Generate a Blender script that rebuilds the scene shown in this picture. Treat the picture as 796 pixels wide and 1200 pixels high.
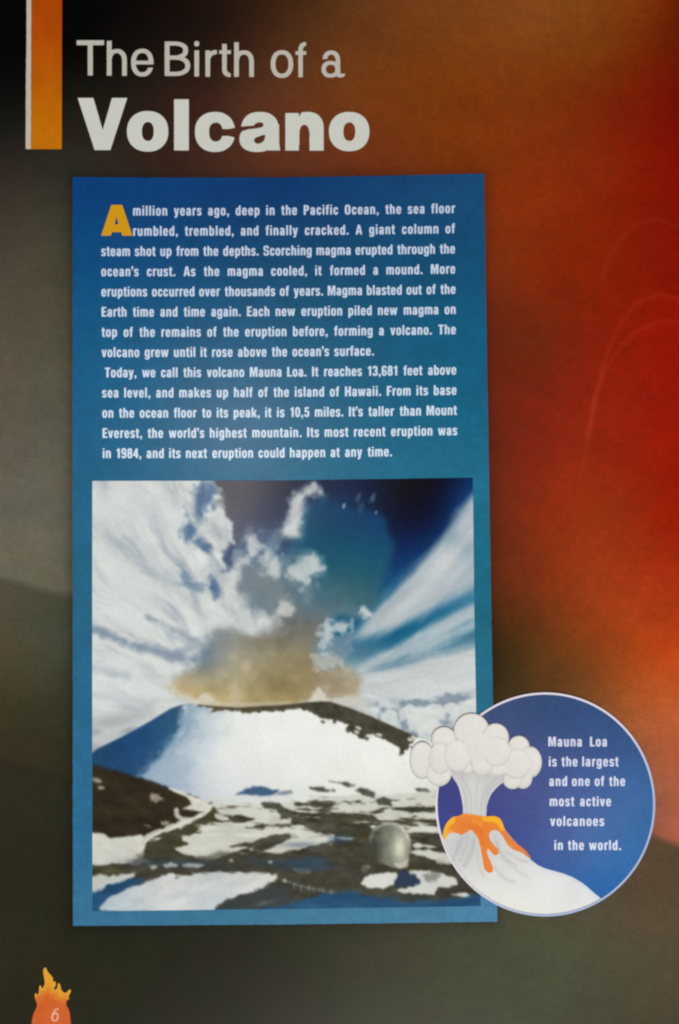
import bpy, math
import numpy as np
from mathutils import Matrix, Vector, Euler

# ------------------------------------------------------------------ clean start
for o in list(bpy.data.objects):
    bpy.data.objects.remove(o, do_unlink=True)
SC = bpy.context.scene
COL = SC.collection

# ------------------------------------------------------------------ camera
# A phone held 22 cm above an open book page, tipped a little and rolled half a degree.
MM = 0.00025                     # one print unit (authoring pixel) on the page, metres
CAM_D = 0.2167
cam_d = bpy.data.cameras.new('camera')
cam = bpy.data.objects.new('camera', cam_d)
COL.objects.link(cam)
TILT, ROLL = math.radians(-1.75), math.radians(-0.48)
cam.rotation_mode = 'XYZ'
R = Matrix.Rotation(0, 4, 'Z') @ Matrix.Rotation(TILT, 4, 'X') @ Matrix.Rotation(ROLL, 4, 'Z')
cam.matrix_world = Matrix.Translation((0, CAM_D * math.sin(TILT), CAM_D * math.cos(TILT))) @ R
cam_d.sensor_fit = 'VERTICAL'
cam_d.sensor_height = 36
cam_d.sensor_width = 24
cam_d.lens = 26.0
cam_d.clip_start = 0.01
cam_d.clip_end = 20
SC.camera = cam

# ------------------------------------------------------------------ world, lamps, exposure
w = bpy.data.worlds.new('World')
SC.world = w
w.use_nodes = True
w.node_tree.nodes['Background'].inputs[0].default_value = (1.0, 0.97, 0.92, 1)
w.node_tree.nodes['Background'].inputs[1].default_value = 0.03

LAMP_P, LAMP_POS = 88.0, Vector((0.05, -1.75, 0.72))
CEIL_P, CEIL_POS = 4.0, Vector((-0.213, 0.113, 1.35))


def area_lamp(name, pos, aim, size, power, colour):
    ld = bpy.data.lights.new(name, 'AREA')
    ld.shape = 'DISK'
    ld.size = size
    ld.energy = power
    ld.color = colour
    ob = bpy.data.objects.new(name, ld)
    ob.location = pos
    ob.rotation_euler = (Vector(aim) - Vector(pos)).to_track_quat('-Z', 'Y').to_euler()
    COL.objects.link(ob)
    return ob


area_lamp('room_lamp', LAMP_POS, (0, 0, 0), 0.45, LAMP_P, (1.0, 0.985, 0.965))
# ceiling lamp whose soft glare sits on the glossy paper above the picture
area_lamp('ceiling_lamp', CEIL_POS, (-0.03, 0.01, 0), 0.16, CEIL_P, (1.0, 0.93, 0.9))

SC.view_settings.view_transform = 'Standard'
SC.view_settings.look = 'None'
SC.view_settings.exposure = 0
SC.view_settings.gamma = 1
SC.render.engine = 'CYCLES'
SC.cycles.filter_width = 2.3
SC.cycles.max_bounces = 4

# ------------------------------------------------------------------ page geometry
CAM_O = np.array(cam.matrix_world.translation)
CAM_R = np.array(cam.matrix_world.to_3x3())


def page_z(x, y):
    """The leaf rises gently towards the spine on its right."""
    t = np.clip((x + 0.04) / 0.16, 0, 2)
    return 0.0032 * t ** 3


def place(px, py, lift=0.0):
    """Print layout coordinates -> point on the curved page surface."""
    px = np.asarray(px, float)
    py = np.asarray(py, float)
    d = np.stack([(px - 398) / 1200 * 36 / 26, (600 - py) / 1200 * 36 / 26, -np.ones_like(px)], -1) @ CAM_R.T
    z = np.zeros_like(px)
    for _ in range(5):
        t = (z - CAM_O[2]) / d[..., 2]
        p = CAM_O + d * t[..., None]
        z = page_z(p[..., 0], p[..., 1])
    p[..., 2] = z + lift
    return p


def lamp_level(px, py):
    """Diffuse light the two lamps and the room give at a point of the page."""
    p = place(px, py)
    tot = 0.03
    for P, pos in ((LAMP_P, np.array(LAMP_POS)), (CEIL_P, np.array(CEIL_POS))):
        v = pos - p
        r2 = (v ** 2).sum(-1)
        r = np.sqrt(r2)
        ax = pos / np.linalg.norm(pos)
        tot = tot + P / math.pi ** 2 * (v[..., 2] / r) * ((v @ ax) / r) / r2
    return tot


def lin(c):
    c = np.clip(np.asarray(c, float) / 255.0, 0, 1)
    return np.where(c <= 0.04045, c / 12.92, ((c + 0.055) / 1.055) ** 2.4)


def ink(rgb, px, py):
    """Ink reflectance that reads as rgb (0-255) under the room lamp."""
    return np.clip(lin(rgb) / lamp_level(px, py)[..., None], 0.0008, 0.86)


# ------------------------------------------------------------------ noise
def _lattice(ix, iy, seed):
    n = (ix.astype(np.int64) * 374761393 + iy.astype(np.int64) * 668265263 + seed * 1442695041) & 0xFFFFFFFF
    n = ((n ^ (n >> 13)) * 1274126177) & 0xFFFFFFFF
    n = (n ^ (n >> 16)) & 0xFFFFFFFF
    return n / 4294967295.0


def vnoise(x, y, seed=0):
    ix, iy = np.floor(x), np.floor(y)
    fx, fy = x - ix, y - iy
    fx = fx * fx * fx * (fx * (fx * 6 - 15) + 10)
    fy = fy * fy * fy * (fy * (fy * 6 - 15) + 10)
    a = _lattice(ix, iy, seed)
    b = _lattice(ix + 1, iy, seed)
    c = _lattice(ix, iy + 1, seed)
    d = _lattice(ix + 1, iy + 1, seed)
    return (a * (1 - fx) + b * fx) * (1 - fy) + (c * (1 - fx) + d * fx) * fy


def fbm(x, y, sx, sy=None, rot=0.0, oct=4, seed=0, gain=0.5):
    """Roughly -1..1; sx, sy are feature sizes, rot turns the long axis (radians, y down)."""
    sy = sy or sx
    c, s = math.cos(rot), math.sin(rot)
    u, v = (x * c + y * s) / sx, (-x * s + y * c) / sy
    out, amp, tot = 0, 1.0, 0
    for k in range(oct):
        out = out + amp * (vnoise(u + 17.3 * k, v - 9.1 * k, seed + k) * 2 - 1)
        tot += amp
        amp *= gain
        u, v = u * 2, v * 2
    return out / tot * 1.5


# ------------------------------------------------------------------ 2-D shapes as signed fields (> 0 inside)
def f_rect(x, y, x0, y0, x1, y1):
    x0, x1 = min(x0, x1), max(x0, x1)
    y0, y1 = min(y0, y1), max(y0, y1)
    return np.minimum(np.minimum(x - x0, x1 - x), np.minimum(y - y0, y1 - y))


def f_ell(x, y, x0, y0, x1, y1, n=2.0):
    a, b = abs(x1 - x0) / 2, abs(y1 - y0) / 2
    cx, cy = (x0 + x1) / 2, (y0 + y1) / 2
    q = (np.abs((x - cx) / a) ** n + np.abs((y - cy) / b) ** n) ** (1 / n)
    return (1 - q) * min(a, b)


def f_poly(x, y, pts):
    pts = np.asarray(pts, float)
    d = np.full(x.shape, 1e18)
    s = np.ones(x.shape)
    n = len(pts)
    for i in range(n):
        a, b = pts[i], pts[i - 1]
        ex, ey = b - a
        wx, wy = x - a[0], y - a[1]
        t = np.clip((wx * ex + wy * ey) / (ex * ex + ey * ey + 1e-12), 0, 1)
        bx, by = wx - ex * t, wy - ey * t
        d = np.minimum(d, bx * bx + by * by)
        c1, c2, c3 = y >= a[1], y < b[1], ex * wy > ey * wx
        flip = (c1 & c2 & c3) | (~c1 & ~c2 & ~c3)
        s = np.where(flip, -s, s)
    return -s * np.sqrt(d)


def f_line(x, y, pts):
    """Distance to an open polyline."""
    d = np.full(x.shape, 1e18)
    for (ax, ay), (bx, by) in zip(pts[:-1], pts[1:]):
        ex, ey = bx - ax, by - ay
        t = np.clip(((x - ax) * ex + (y - ay) * ey) / (ex * ex + ey * ey + 1e-12), 0, 1)
        d = np.minimum(d, (x - ax - ex * t) ** 2 + (y - ay - ey * t) ** 2)
    return np.sqrt(d)


def curve_pts(pts, n=10, closed=False):
    """Catmull-Rom through the points."""
    p = np.asarray(pts, float)
    m = len(p)
    out = []
    rng = range(m) if closed else range(m - 1)
    for i in rng:
        if closed:
            a, b, c, d = p[(i - 1) % m], p[i], p[(i + 1) % m], p[(i + 2) % m]
        else:
            a, b, c, d = p[max(i - 1, 0)], p[i], p[i + 1], p[min(i + 2, m - 1)]
        for k in range(n):
            t = k / n
            out.append(0.5 * (2 * b + (c - a) * t + (2 * a - 5 * b + 4 * c - d) * t * t + (3 * b - a - 3 * c + d) * t ** 3))
    if not closed:
        out.append(p[-1])
    return np.array(out)


def shape(x, y, ops):
    """ops: ('R',x0,y0,x1,y1) ('E',x0,y0,x1,y1,n) ('P',pts) ('B',x0,y0,x1,y1,tx,ty,n,clip) ; a leading '-' cuts."""
    F = np.full(x.shape, -1e3)
    for op in ops:
        k = op[0]
        cut = k[0] == '-'
        k = k[-1]
        if k == 'R':
            f = f_rect(x, y, *op[1:5])
        elif k == 'E':
            f = f_ell(x, y, *op[1:6])
        elif k == 'P':
            f = f_poly(x, y, op[1])
        elif k == 'B':
            x0, y0, x1, y1, tx, ty, n = op[1:8]
            y0, y1 = min(y0, y1), max(y0, y1)
            f = np.minimum(f_ell(x, y, x0, y0, x1, y1, n), -f_ell(x, y, x0 + tx, y0 + ty, x1 - tx, y1 - ty, n))
            for c in op[8:]:
                f = np.minimum(f, f_rect(x, y, *c))
        F = np.minimum(F, -f) if cut else np.maximum(F, f)
    return F


# ------------------------------------------------------------------ field -> polygons (marching squares)
def march(xs, ys, F):
    """Vertices (n,2), list of faces, for F > 0 on the grid; plus nothing else."""
    ny, nx = F.shape
    ins = F > 0
    used = np.zeros(F.shape, bool)
    full = ins[:-1, :-1] & ins[1:, :-1] & ins[:-1, 1:] & ins[1:, 1:]
    anyc = ins[:-1, :-1] | ins[1:, :-1] | ins[:-1, 1:] | ins[1:, 1:]
    idx = np.full(F.shape, -1, np.int64)
    jj, ii = np.nonzero(ins)
    idx[jj, ii] = np.arange(len(jj))
    verts = [np.stack([xs[ii], ys[jj]], 1)]
    n = len(jj)
    fj, fi = np.nonzero(full)
    quads = np.stack([idx[fj, fi], idx[fj + 1, fi], idx[fj + 1, fi + 1], idx[fj, fi + 1]], 1)
    extra, emap, polys = [], {}, []
    mj, mi = np.nonzero(anyc & ~full)
    for j, i in zip(mj.tolist(), mi.tolist()):
        cs = ((j, i), (j + 1, i), (j + 1, i + 1), (j, i + 1))
        poly = []
        for k in range(4):
            a, b = cs[k], cs[(k + 1) % 4]
            if ins[a]:
                poly.append(int(idx[a]))
            if ins[a] != ins[b]:
                key = (a, b) if a < b else (b, a)
                v = emap.get(key)
                if v is None:
                    fa, fb = F[a], F[b]
                    t = min(max(fa / (fa - fb), 0.02), 0.98)
                    extra.append((xs[a[1]] + (xs[b[1]] - xs[a[1]]) * t, ys[a[0]] + (ys[b[0]] - ys[a[0]]) * t))
                    v = emap[key] = n + len(extra) - 1
                poly.append(v)
        if len(poly) >= 3:
            polys.append(poly)
    if extra:
        verts.append(np.array(extra))
    return np.concatenate(verts), quads, polys


def grid_sample(xs, ys, A, P):
    u = np.clip((P[:, 0] - xs[0]) / (xs[1] - xs[0]), 0, len(xs) - 1.001)
    v = np.clip((P[:, 1] - ys[0]) / (ys[1] - ys[0]), 0, len(ys) - 1.001)
    i, j = u.astype(int), v.astype(int)
    fu, fv = (u - i)[:, None], (v - j)[:, None]
    return (A[j, i] * (1 - fu) + A[j, i + 1] * fu) * (1 - fv) + (A[j + 1, i] * (1 - fu) + A[j + 1, i + 1] * fu) * fv


def build(name, V2, quads, polys, mat, parent, lift, colour=None, label=None):
    """One printed patch lying on the page."""
    co = place(V2[:, 0], V2[:, 1], lift)
    me = bpy.data.meshes.new(name)
    quads = np.asarray(quads).reshape(-1, 4)
    tot = [4] * len(quads) + [len(p) for p in polys]
    loops = np.concatenate([quads.ravel(), np.array([v for p in polys for v in p], dtype=np.int64)]).astype(np.int32)
    me.vertices.add(len(co))
    me.vertices.foreach_set('co', co.astype(np.float32).ravel())
    me.loops.add(len(loops))
    me.loops.foreach_set('vertex_index', loops)
    me.polygons.add(len(tot))
    tot = np.array(tot, dtype=np.int32)
    me.polygons.foreach_set('loop_start', (np.cumsum(tot) - tot).astype(np.int32))
    me.polygons.foreach_set('loop_total', tot)
    if colour is not None:
        ca = me.color_attributes.new('print', 'FLOAT_COLOR', 'POINT')
        ca.data.foreach_set('color', np.concatenate([colour, np.ones((len(colour), 1))], 1).astype(np.float32).ravel())
    me.update(calc_edges=True)
    me.validate()
    me.materials.append(mat)
    ob = bpy.data.objects.new(name, me)
    COL.objects.link(ob)
    if parent:
        ob.parent = parent
    if label:
        ob['label'] = label
    return ob


def patch(name, box, step, field, rgb, mat, parent, lift, label=None):
    """field(X,Y) -> F, rgb(X,Y) -> (...,3) display colour (or None)."""
    x0, y0, x1, y1 = box
    xs = np.linspace(x0, x1, max(2, int(round((x1 - x0) / step)) + 1))
    ys = np.linspace(y0, y1, max(2, int(round((y1 - y0) / step)) + 1))
    X, Y = np.meshgrid(xs, ys)
    V, q, p = march(xs, ys, field(X, Y))
    c = None
    if rgb is not None:
        c = ink(rgb(V[:, 0], V[:, 1]), V[:, 0], V[:, 1])
    return build(name, V, q, p, mat, parent, lift, c, label)


# ------------------------------------------------------------------ materials
def print_material(name, colour=None, grain=0.10, rough=0.34, spec=0.08, coat=0.08):
    m = bpy.data.materials.new(name)
    m.use_nodes = True
    nt = m.node_tree
    N, L = nt.nodes, nt.links
    b = N['Principled BSDF']
    b.inputs['Roughness'].default_value = rough
    b.inputs['Specular IOR Level'].default_value = spec
    b.inputs['Coat Weight'].default_value = coat
    b.inputs['Coat Roughness'].default_value = 0.24
    tc = N.new('ShaderNodeTexCoord')
    fine = N.new('ShaderNodeTexNoise')
    fine.inputs['Scale'].default_value = 1500
    fine.inputs['Detail'].default_value = 2
    soft = N.new('ShaderNodeTexNoise')
    soft.inputs['Scale'].default_value = 130
    soft.inputs['Detail'].default_value = 4
    L.new(tc.outputs['Object'], fine.inputs['Vector'])
    L.new(tc.outputs['Object'], soft.inputs['Vector'])
    a = N.new('ShaderNodeMath')
    a.operation = 'MULTIPLY_ADD'
    a.inputs[1].default_value = grain * 2.4
    a.inputs[2].default_value = 1 - grain * 1.2
    L.new(fine.outputs['Fac'], a.inputs[0])
    c = N.new('ShaderNodeMath')
    c.operation = 'MULTIPLY_ADD'
    c.inputs[1].default_value = grain * 1.4
    c.inputs[2].default_value = 1 - grain * 0.7
    L.new(soft.outputs['Fac'], c.inputs[0])
    k = N.new('ShaderNodeMath')
    k.operation = 'MULTIPLY'
    L.new(a.outputs[0], k.inputs[0])
    L.new(c.outputs[0], k.inputs[1])
    mix = N.new('ShaderNodeVectorMath')
    mix.operation = 'SCALE'
    if colour is None:
        at = N.new('ShaderNodeAttribute')
        at.attribute_name = 'print'
        L.new(at.outputs['Color'], mix.inputs[0])
    else:
        mix.inputs[0].default_value = colour
    L.new(k.outputs[0], mix.inputs['Scale'])
    L.new(mix.outputs[0], b.inputs['Base Color'])
    # slight tooth of the coated paper
    bp = N.new('ShaderNodeBump')
    bp.inputs['Strength'].default_value = 0.05
    bp.inputs['Distance'].default_value = 0.0002
    L.new(fine.outputs['Fac'], bp.inputs['Height'])
    L.new(bp.outputs[0], b.inputs['Normal'])
    return m


M_INK = print_material('printed_ink', grain=0.06)
M_DARK = print_material('printed_background', grain=0.16)
M_WHITE = print_material('unprinted_white', grain=0.05)

L0 = 0.0
STEP = 0.000015          # each printed layer lies this far above the one below


# ------------------------------------------------------------------ the page itself
def rbf(points, x, y, smooth=30.0):
    P = np.array([p[:2] for p in points], float)
    C = np.array([p[2:] for p in points], float)
    d = np.sqrt(((P[:, None] - P[None]) ** 2).sum(-1) + smooth ** 2)
    n = len(P)
    A = np.zeros((n + 1, n + 1))
    A[:n, :n] = -d
    A[:n, n] = A[n, :n] = 1
    wts = np.linalg.solve(A, np.concatenate([C, np.zeros((1, 3))]))
    out = np.zeros(x.shape + (3,)) + wts[n]
    for i in range(n):
        out -= np.sqrt((x - P[i, 0]) ** 2 + (y - P[i, 1]) ** 2 + smooth ** 2)[..., None] * wts[i]
    return np.clip(out, 0, 255)


def sstep(t):
    t = np.clip(t, 0, 1)
    return t * t * (3 - 2 * t)


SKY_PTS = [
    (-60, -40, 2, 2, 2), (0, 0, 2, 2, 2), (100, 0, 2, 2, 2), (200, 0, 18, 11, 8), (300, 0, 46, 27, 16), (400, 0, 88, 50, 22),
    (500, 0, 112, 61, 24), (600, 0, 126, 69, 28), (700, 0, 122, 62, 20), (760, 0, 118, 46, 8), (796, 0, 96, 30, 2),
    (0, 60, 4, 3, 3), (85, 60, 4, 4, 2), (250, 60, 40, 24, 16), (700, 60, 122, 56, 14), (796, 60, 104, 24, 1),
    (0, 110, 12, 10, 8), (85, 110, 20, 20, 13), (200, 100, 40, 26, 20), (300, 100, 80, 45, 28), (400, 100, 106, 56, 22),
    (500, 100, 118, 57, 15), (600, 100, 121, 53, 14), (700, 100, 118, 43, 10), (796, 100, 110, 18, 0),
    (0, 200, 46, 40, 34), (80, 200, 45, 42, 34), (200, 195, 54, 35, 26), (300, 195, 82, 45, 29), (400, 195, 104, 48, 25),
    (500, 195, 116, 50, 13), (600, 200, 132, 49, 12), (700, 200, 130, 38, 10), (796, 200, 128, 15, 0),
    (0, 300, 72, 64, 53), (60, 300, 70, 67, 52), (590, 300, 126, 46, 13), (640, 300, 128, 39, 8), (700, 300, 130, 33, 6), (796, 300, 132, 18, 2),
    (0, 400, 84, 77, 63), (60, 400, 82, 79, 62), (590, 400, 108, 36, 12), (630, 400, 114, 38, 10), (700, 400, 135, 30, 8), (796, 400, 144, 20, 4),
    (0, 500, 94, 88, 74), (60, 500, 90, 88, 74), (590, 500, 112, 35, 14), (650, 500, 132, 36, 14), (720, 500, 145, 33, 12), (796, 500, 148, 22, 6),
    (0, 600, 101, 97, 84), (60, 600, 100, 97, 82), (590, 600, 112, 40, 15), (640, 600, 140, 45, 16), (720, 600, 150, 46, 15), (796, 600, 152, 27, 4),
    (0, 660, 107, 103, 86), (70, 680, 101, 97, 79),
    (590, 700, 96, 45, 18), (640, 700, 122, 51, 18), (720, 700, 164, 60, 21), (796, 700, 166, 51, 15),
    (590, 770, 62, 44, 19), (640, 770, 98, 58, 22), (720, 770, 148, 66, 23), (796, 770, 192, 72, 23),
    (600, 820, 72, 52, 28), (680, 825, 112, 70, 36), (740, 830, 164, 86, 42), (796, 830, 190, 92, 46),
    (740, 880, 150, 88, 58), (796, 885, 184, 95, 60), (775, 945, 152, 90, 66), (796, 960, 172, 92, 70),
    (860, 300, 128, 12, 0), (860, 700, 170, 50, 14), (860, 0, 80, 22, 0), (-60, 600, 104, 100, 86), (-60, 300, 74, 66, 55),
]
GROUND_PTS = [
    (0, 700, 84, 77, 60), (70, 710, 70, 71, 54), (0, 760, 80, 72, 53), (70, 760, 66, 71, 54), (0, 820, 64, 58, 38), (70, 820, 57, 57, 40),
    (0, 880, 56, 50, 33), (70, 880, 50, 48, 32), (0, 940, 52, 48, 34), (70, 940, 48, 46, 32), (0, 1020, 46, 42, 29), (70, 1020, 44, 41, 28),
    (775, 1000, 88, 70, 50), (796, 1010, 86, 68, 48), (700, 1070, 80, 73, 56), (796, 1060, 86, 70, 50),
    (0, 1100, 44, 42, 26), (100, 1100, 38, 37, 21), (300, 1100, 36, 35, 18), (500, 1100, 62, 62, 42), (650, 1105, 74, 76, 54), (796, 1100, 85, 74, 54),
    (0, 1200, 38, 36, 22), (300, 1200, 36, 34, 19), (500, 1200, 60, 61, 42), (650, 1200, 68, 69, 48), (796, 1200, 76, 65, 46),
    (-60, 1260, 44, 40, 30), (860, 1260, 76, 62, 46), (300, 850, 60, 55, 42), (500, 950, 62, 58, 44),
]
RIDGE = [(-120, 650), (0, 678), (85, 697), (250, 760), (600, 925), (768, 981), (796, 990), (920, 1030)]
PANEL = [(85.2, 207.5), (180, 208.2), (330, 208.0), (450, 206.0), (567.3, 203.4), (570.5, 400), (576.5, 750), (583, 1080.2),
         (330, 1083.4), (85.6, 1085), (85.2, 650)]
ARC_A = curve_pts([(706, 330), (710, 311), (722, 290), (737, 270), (752, 260), (767, 257), (782, 261), (800, 270)], 6)
ARC_B = curve_pts([(668, 660), (676, 600), (684, 545), (692, 500), (704, 440), (716, 404), (728, 380), (743, 359), (764, 348), (782, 347), (800, 354), (830, 372)], 6)
ARC_C = curve_pts([(688, 520), (696, 470), (710, 434), (728, 407), (746, 389), (764, 380), (782, 377), (800, 381), (830, 395)], 6)


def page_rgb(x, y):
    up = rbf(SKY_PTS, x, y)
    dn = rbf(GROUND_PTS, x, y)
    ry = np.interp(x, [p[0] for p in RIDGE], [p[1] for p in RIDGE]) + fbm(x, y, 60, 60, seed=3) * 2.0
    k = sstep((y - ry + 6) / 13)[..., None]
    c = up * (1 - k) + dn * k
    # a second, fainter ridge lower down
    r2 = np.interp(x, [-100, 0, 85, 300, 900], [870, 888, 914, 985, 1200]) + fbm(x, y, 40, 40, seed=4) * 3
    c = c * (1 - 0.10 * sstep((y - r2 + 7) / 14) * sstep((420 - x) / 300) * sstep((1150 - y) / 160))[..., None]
    # printed lava streaks: three pale arcs of sparks over the red sky
    for arc, wdt, amp in ((ARC_A, 3.0, 7), (ARC_B, 3.2, 10), (ARC_C, 2.8, 9)):
        d = f_line(x, y, arc)
        fade = sstep((x - 660) / 40) * sstep((640 - y) / 160)
        c = c + (np.exp(-(d / wdt) ** 2) * fade * amp)[..., None] * np.array([1.0, 0.75, 0.7])
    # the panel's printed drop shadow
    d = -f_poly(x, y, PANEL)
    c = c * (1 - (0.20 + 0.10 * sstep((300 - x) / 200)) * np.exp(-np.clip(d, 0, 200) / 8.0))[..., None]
    # blotchy ash texture of the printed background
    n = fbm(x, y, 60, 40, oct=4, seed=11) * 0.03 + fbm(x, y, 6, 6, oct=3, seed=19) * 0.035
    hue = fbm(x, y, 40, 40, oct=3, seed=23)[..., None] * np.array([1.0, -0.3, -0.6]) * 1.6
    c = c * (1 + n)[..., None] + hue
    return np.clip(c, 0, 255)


X0, X1, Y0, Y1 = -70.0, 866.0, -70.0, 1270.0


def make_page():
    step = 2.0
    xs = np.arange(X0, X1 + .1, step)
    ys = np.arange(Y0, Y1 + .1, step)
    X, Y = np.meshgrid(xs, ys)
    ny, nx = X.shape
    V = np.stack([X.ravel(), Y.ravel()], 1)
    idx = np.arange(ny * nx).reshape(ny, nx)
    q = np.stack([idx[:-1, :-1].ravel(), idx[1:, :-1].ravel(), idx[1:, 1:].ravel(), idx[:-1, 1:].ravel()], 1)
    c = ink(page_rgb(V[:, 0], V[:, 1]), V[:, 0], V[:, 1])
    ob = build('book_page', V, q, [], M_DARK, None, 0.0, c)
    # give the leaf its paper thickness: turned-down rim and back
    me = ob.data
    md = ob.modifiers.new('paper_thickness', 'SOLIDIFY')
    md.thickness = 0.0003
    md.offset = -1
    ob['label'] = 'glossy printed book page about a volcano with red and black background and blue text panel'
    ob['category'] = 'book page'
    return ob


page = make_page()

# table the page lies on (runs out of frame on every side)
tm = bpy.data.materials.new('table_wood')
tm.use_nodes = True
_n = tm.node_tree
_wv = _n.nodes.new('ShaderNodeTexNoise')
_wv.inputs['Scale'].default_value = 9
_wv.inputs['Detail'].default_value = 6
_mp = _n.nodes.new('ShaderNodeMapping')
_mp.inputs['Scale'].default_value = (1, 9, 1)
_tc = _n.nodes.new('ShaderNodeTexCoord')
_rp = _n.nodes.new('ShaderNodeValToRGB')
_rp.color_ramp.elements[0].color = (0.10, 0.06, 0.035, 1)
_rp.color_ramp.elements[1].color = (0.24, 0.15, 0.09, 1)
_n.links.new(_tc.outputs['Object'], _mp.inputs[0])
_n.links.new(_mp.outputs[0], _wv.inputs['Vector'])
_n.links.new(_wv.outputs['Fac'], _rp.inputs[0])
_n.links.new(_rp.outputs[0], _n.nodes['Principled BSDF'].inputs['Base Color'])
_me = bpy.data.meshes.new('table_top')
_me.from_pydata([(-0.6, -0.6, -0.0008), (0.6, -0.6, -0.0008), (0.6, 0.6, -0.0008), (-0.6, 0.6, -0.0008)], [], [(0, 1, 2, 3)])
_me.materials.append(tm)
table = bpy.data.objects.new('table_top', _me)
COL.objects.link(table)
table['kind'] = 'structure'


# ------------------------------------------------------------------ heading bar
def bar_orange(x, y):
    t = sstep(np.clip(y / 175, -0.4, 1))[..., None]
    c = np.array([168, 68, 4]) * (1 - t) + np.array([186, 108, 4]) * t
    return c * (1 + 0.04 * fbm(x, y, 14, 30, seed=5))[..., None] + 0 * x[..., None]


bar = patch('heading_bar', (36.0, -70, 75, 178), 1.0,
            lambda x, y: f_poly(x, y, [(37.6, -69), (37.2, 60), (36.3, 174.8), (72.6, 174.8), (72.7, 60), (73.2, -69)]) - 0.0,
            bar_orange, M_INK, page, STEP, 'orange bar along the top of the heading')
patch('white_stripe', (29, -70, 39, 178), 0.6,
      lambda x, y: f_poly(x, y, [(31.8, -69), (31.2, 40), (30.6, 100), (30.2, 174.8), (36.25, 174.8), (36.6, 100), (37.3, -69)]) + fbm(x, y, 6, seed=2) * 0.2,
      lambda x, y: np.array([186, 178, 166]) + 0 * x[..., None], M_WHITE, bar, STEP)


# ------------------------------------------------------------------ headings
H1 = 'B'
tx, ty = 5.5, 4.9
n1 = 2.25
TITLE_LIGHT = [
    [('R', 90, 47.3, 122, 52.9), ('R', 103, 47.3, 108.9, 88.4)],
    [('R', 125.4, 47.9, 131, 88.6), ('B', 125.4, 57.4, 148.8, 86, tx, ty, n1, (120, 50, 160, 71)), ('R', 143.3, 70.9, 148.8, 88.8)],
    [('B', 153.8, 57.2, 180, 89.7, tx, ty, n1), ('R', 157, 71.2, 178.5, 75.5), ('-R', 169, 75.5, 183, 79.4)],
    [('R', 193.2, 48.7, 198.8, 89), ('B', 186, 48.7, 220.6, 69.8, 5.6, 4.7, 2.3, (205, 40, 230, 95)),
     ('B', 186, 65.2, 223, 89, 5.6, 4.8, 2.3, (206, 40, 230, 95)), ('R', 196, 48.7, 206, 53.4), ('R', 196, 65.2, 207, 69.9), ('R', 196, 84.2, 207, 89)],
    [('R', 228, 59, 233.4, 89.7), ('E', 227.8, 48.2, 233.6, 54.4, 2.6)],
    [('R', 240.9, 59.2, 246.4, 89.9), ('B', 240.9, 58.6, 268, 86, tx, ty, n1, (236, 50, 254.3, 68.5))],
    [('R', 260.5, 51.6, 265.9, 83), ('R', 257, 59, 270.7, 63.2), ('B', 260.5, 70, 283, 90.4, tx, 4.4, 2.6, (250, 82.5, 270.4, 95))],
    [('R', 274.5, 49.6, 280, 90), ('B', 274.5, 59, 297.7, 87, tx, ty, n1, (270, 50, 310, 72.5)), ('R', 292.2, 72.4, 297.7, 90.2)],
    [('B', 317.4, 58.9, 343.7, 91.3, tx, ty, n1)],
    [('R', 349.8, 57, 355.0, 90.4), ('R', 346.4, 60, 358.8, 64.2), ('B', 349.8, 49.3, 370, 70, 5.2, 4.4, 2.6, (340, 40, 358.8, 57.5))],
    [('B', 378, 59.2, 398.8, 84, 5.3, 4.7, n1, (370, 50, 410, 69.2)), ('R', 393.5, 69.1, 398.8, 86.5),
     ('B', 376.9, 71.4, 398.4, 90.9, 5.2, 4.4, 2.25), ('E', 394, 81.5, 404.5, 90.7, 2.6), ('-R', 399.0, 75, 405, 86.4)],
]
TITLE_BLACK = [
    [('P', [(91.3, 114.8), (109.6, 114.8), (120.5, 152.6), (131.4, 114.8), (149.2, 114.8), (129.6, 175.9), (111, 175.9)])],
    [('E', 149, 130.2, 197.4, 177.7, 2.2), ('-E', 166.4, 143, 180.4, 165.2, 2.3)],
    [('R', 204.2, 116.4, 221.4, 176.3)],
    [('E', 228.6, 131.2, 275.6, 178.1, 2.2), ('-E', 245.1, 143.6, 261, 165.8, 2.3), ('-R', 255, 151.2, 282, 159.4), ('-P', [(268, 151.2), (282, 148.5), (282, 163), (268, 159.4)])],
    [('B', 282.4, 131.2, 327.2, 178, 18, 12.5, 2.4, (270, 125, 340, 149.0)), ('E', 280.8, 148, 322, 178.1, 2.3), ('R', 309, 146, 327.2, 176.3),
     ('P', [(283, 147.8), (300, 146.2), (300, 140), (286, 140)]),
     ('-P', [(280, 148.6), (290, 147.6), (297.5, 147.2), (300, 144.4), (305, 143.0), (308.6, 144.4), (309.2, 147), (307, 149.2), (301, 150.4), (291, 151.6), (280, 155)]),
     ('-P', curve_pts([(310.4, 158.2), (303, 160.0), (298.4, 162.6), (298.4, 166.4), (302, 168.4), (307, 167.2), (310.2, 163.4)], 5, True)),
     ('P', [(316, 168), (327.2, 168), (328.4, 176.3), (313.6, 176.3)])],
    [('R', 334.6, 132.6, 350.4, 176.4), ('E', 341, 131.2, 379.4, 172, 2.4), ('R', 362.9, 150, 379.4, 176.5), ('-E', 350.9, 146.3, 362.9, 170, 2.3), ('-R', 350.9, 157, 362.9, 180),
     ('-P', [(350.4, 130), (354.6, 130), (350.4, 137.5)])],
    [('E', 385.7, 131.2, 433, 177.2, 2.2), ('-E', 402.5, 143.4, 416.5, 165.3, 2.3)],
]


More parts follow.
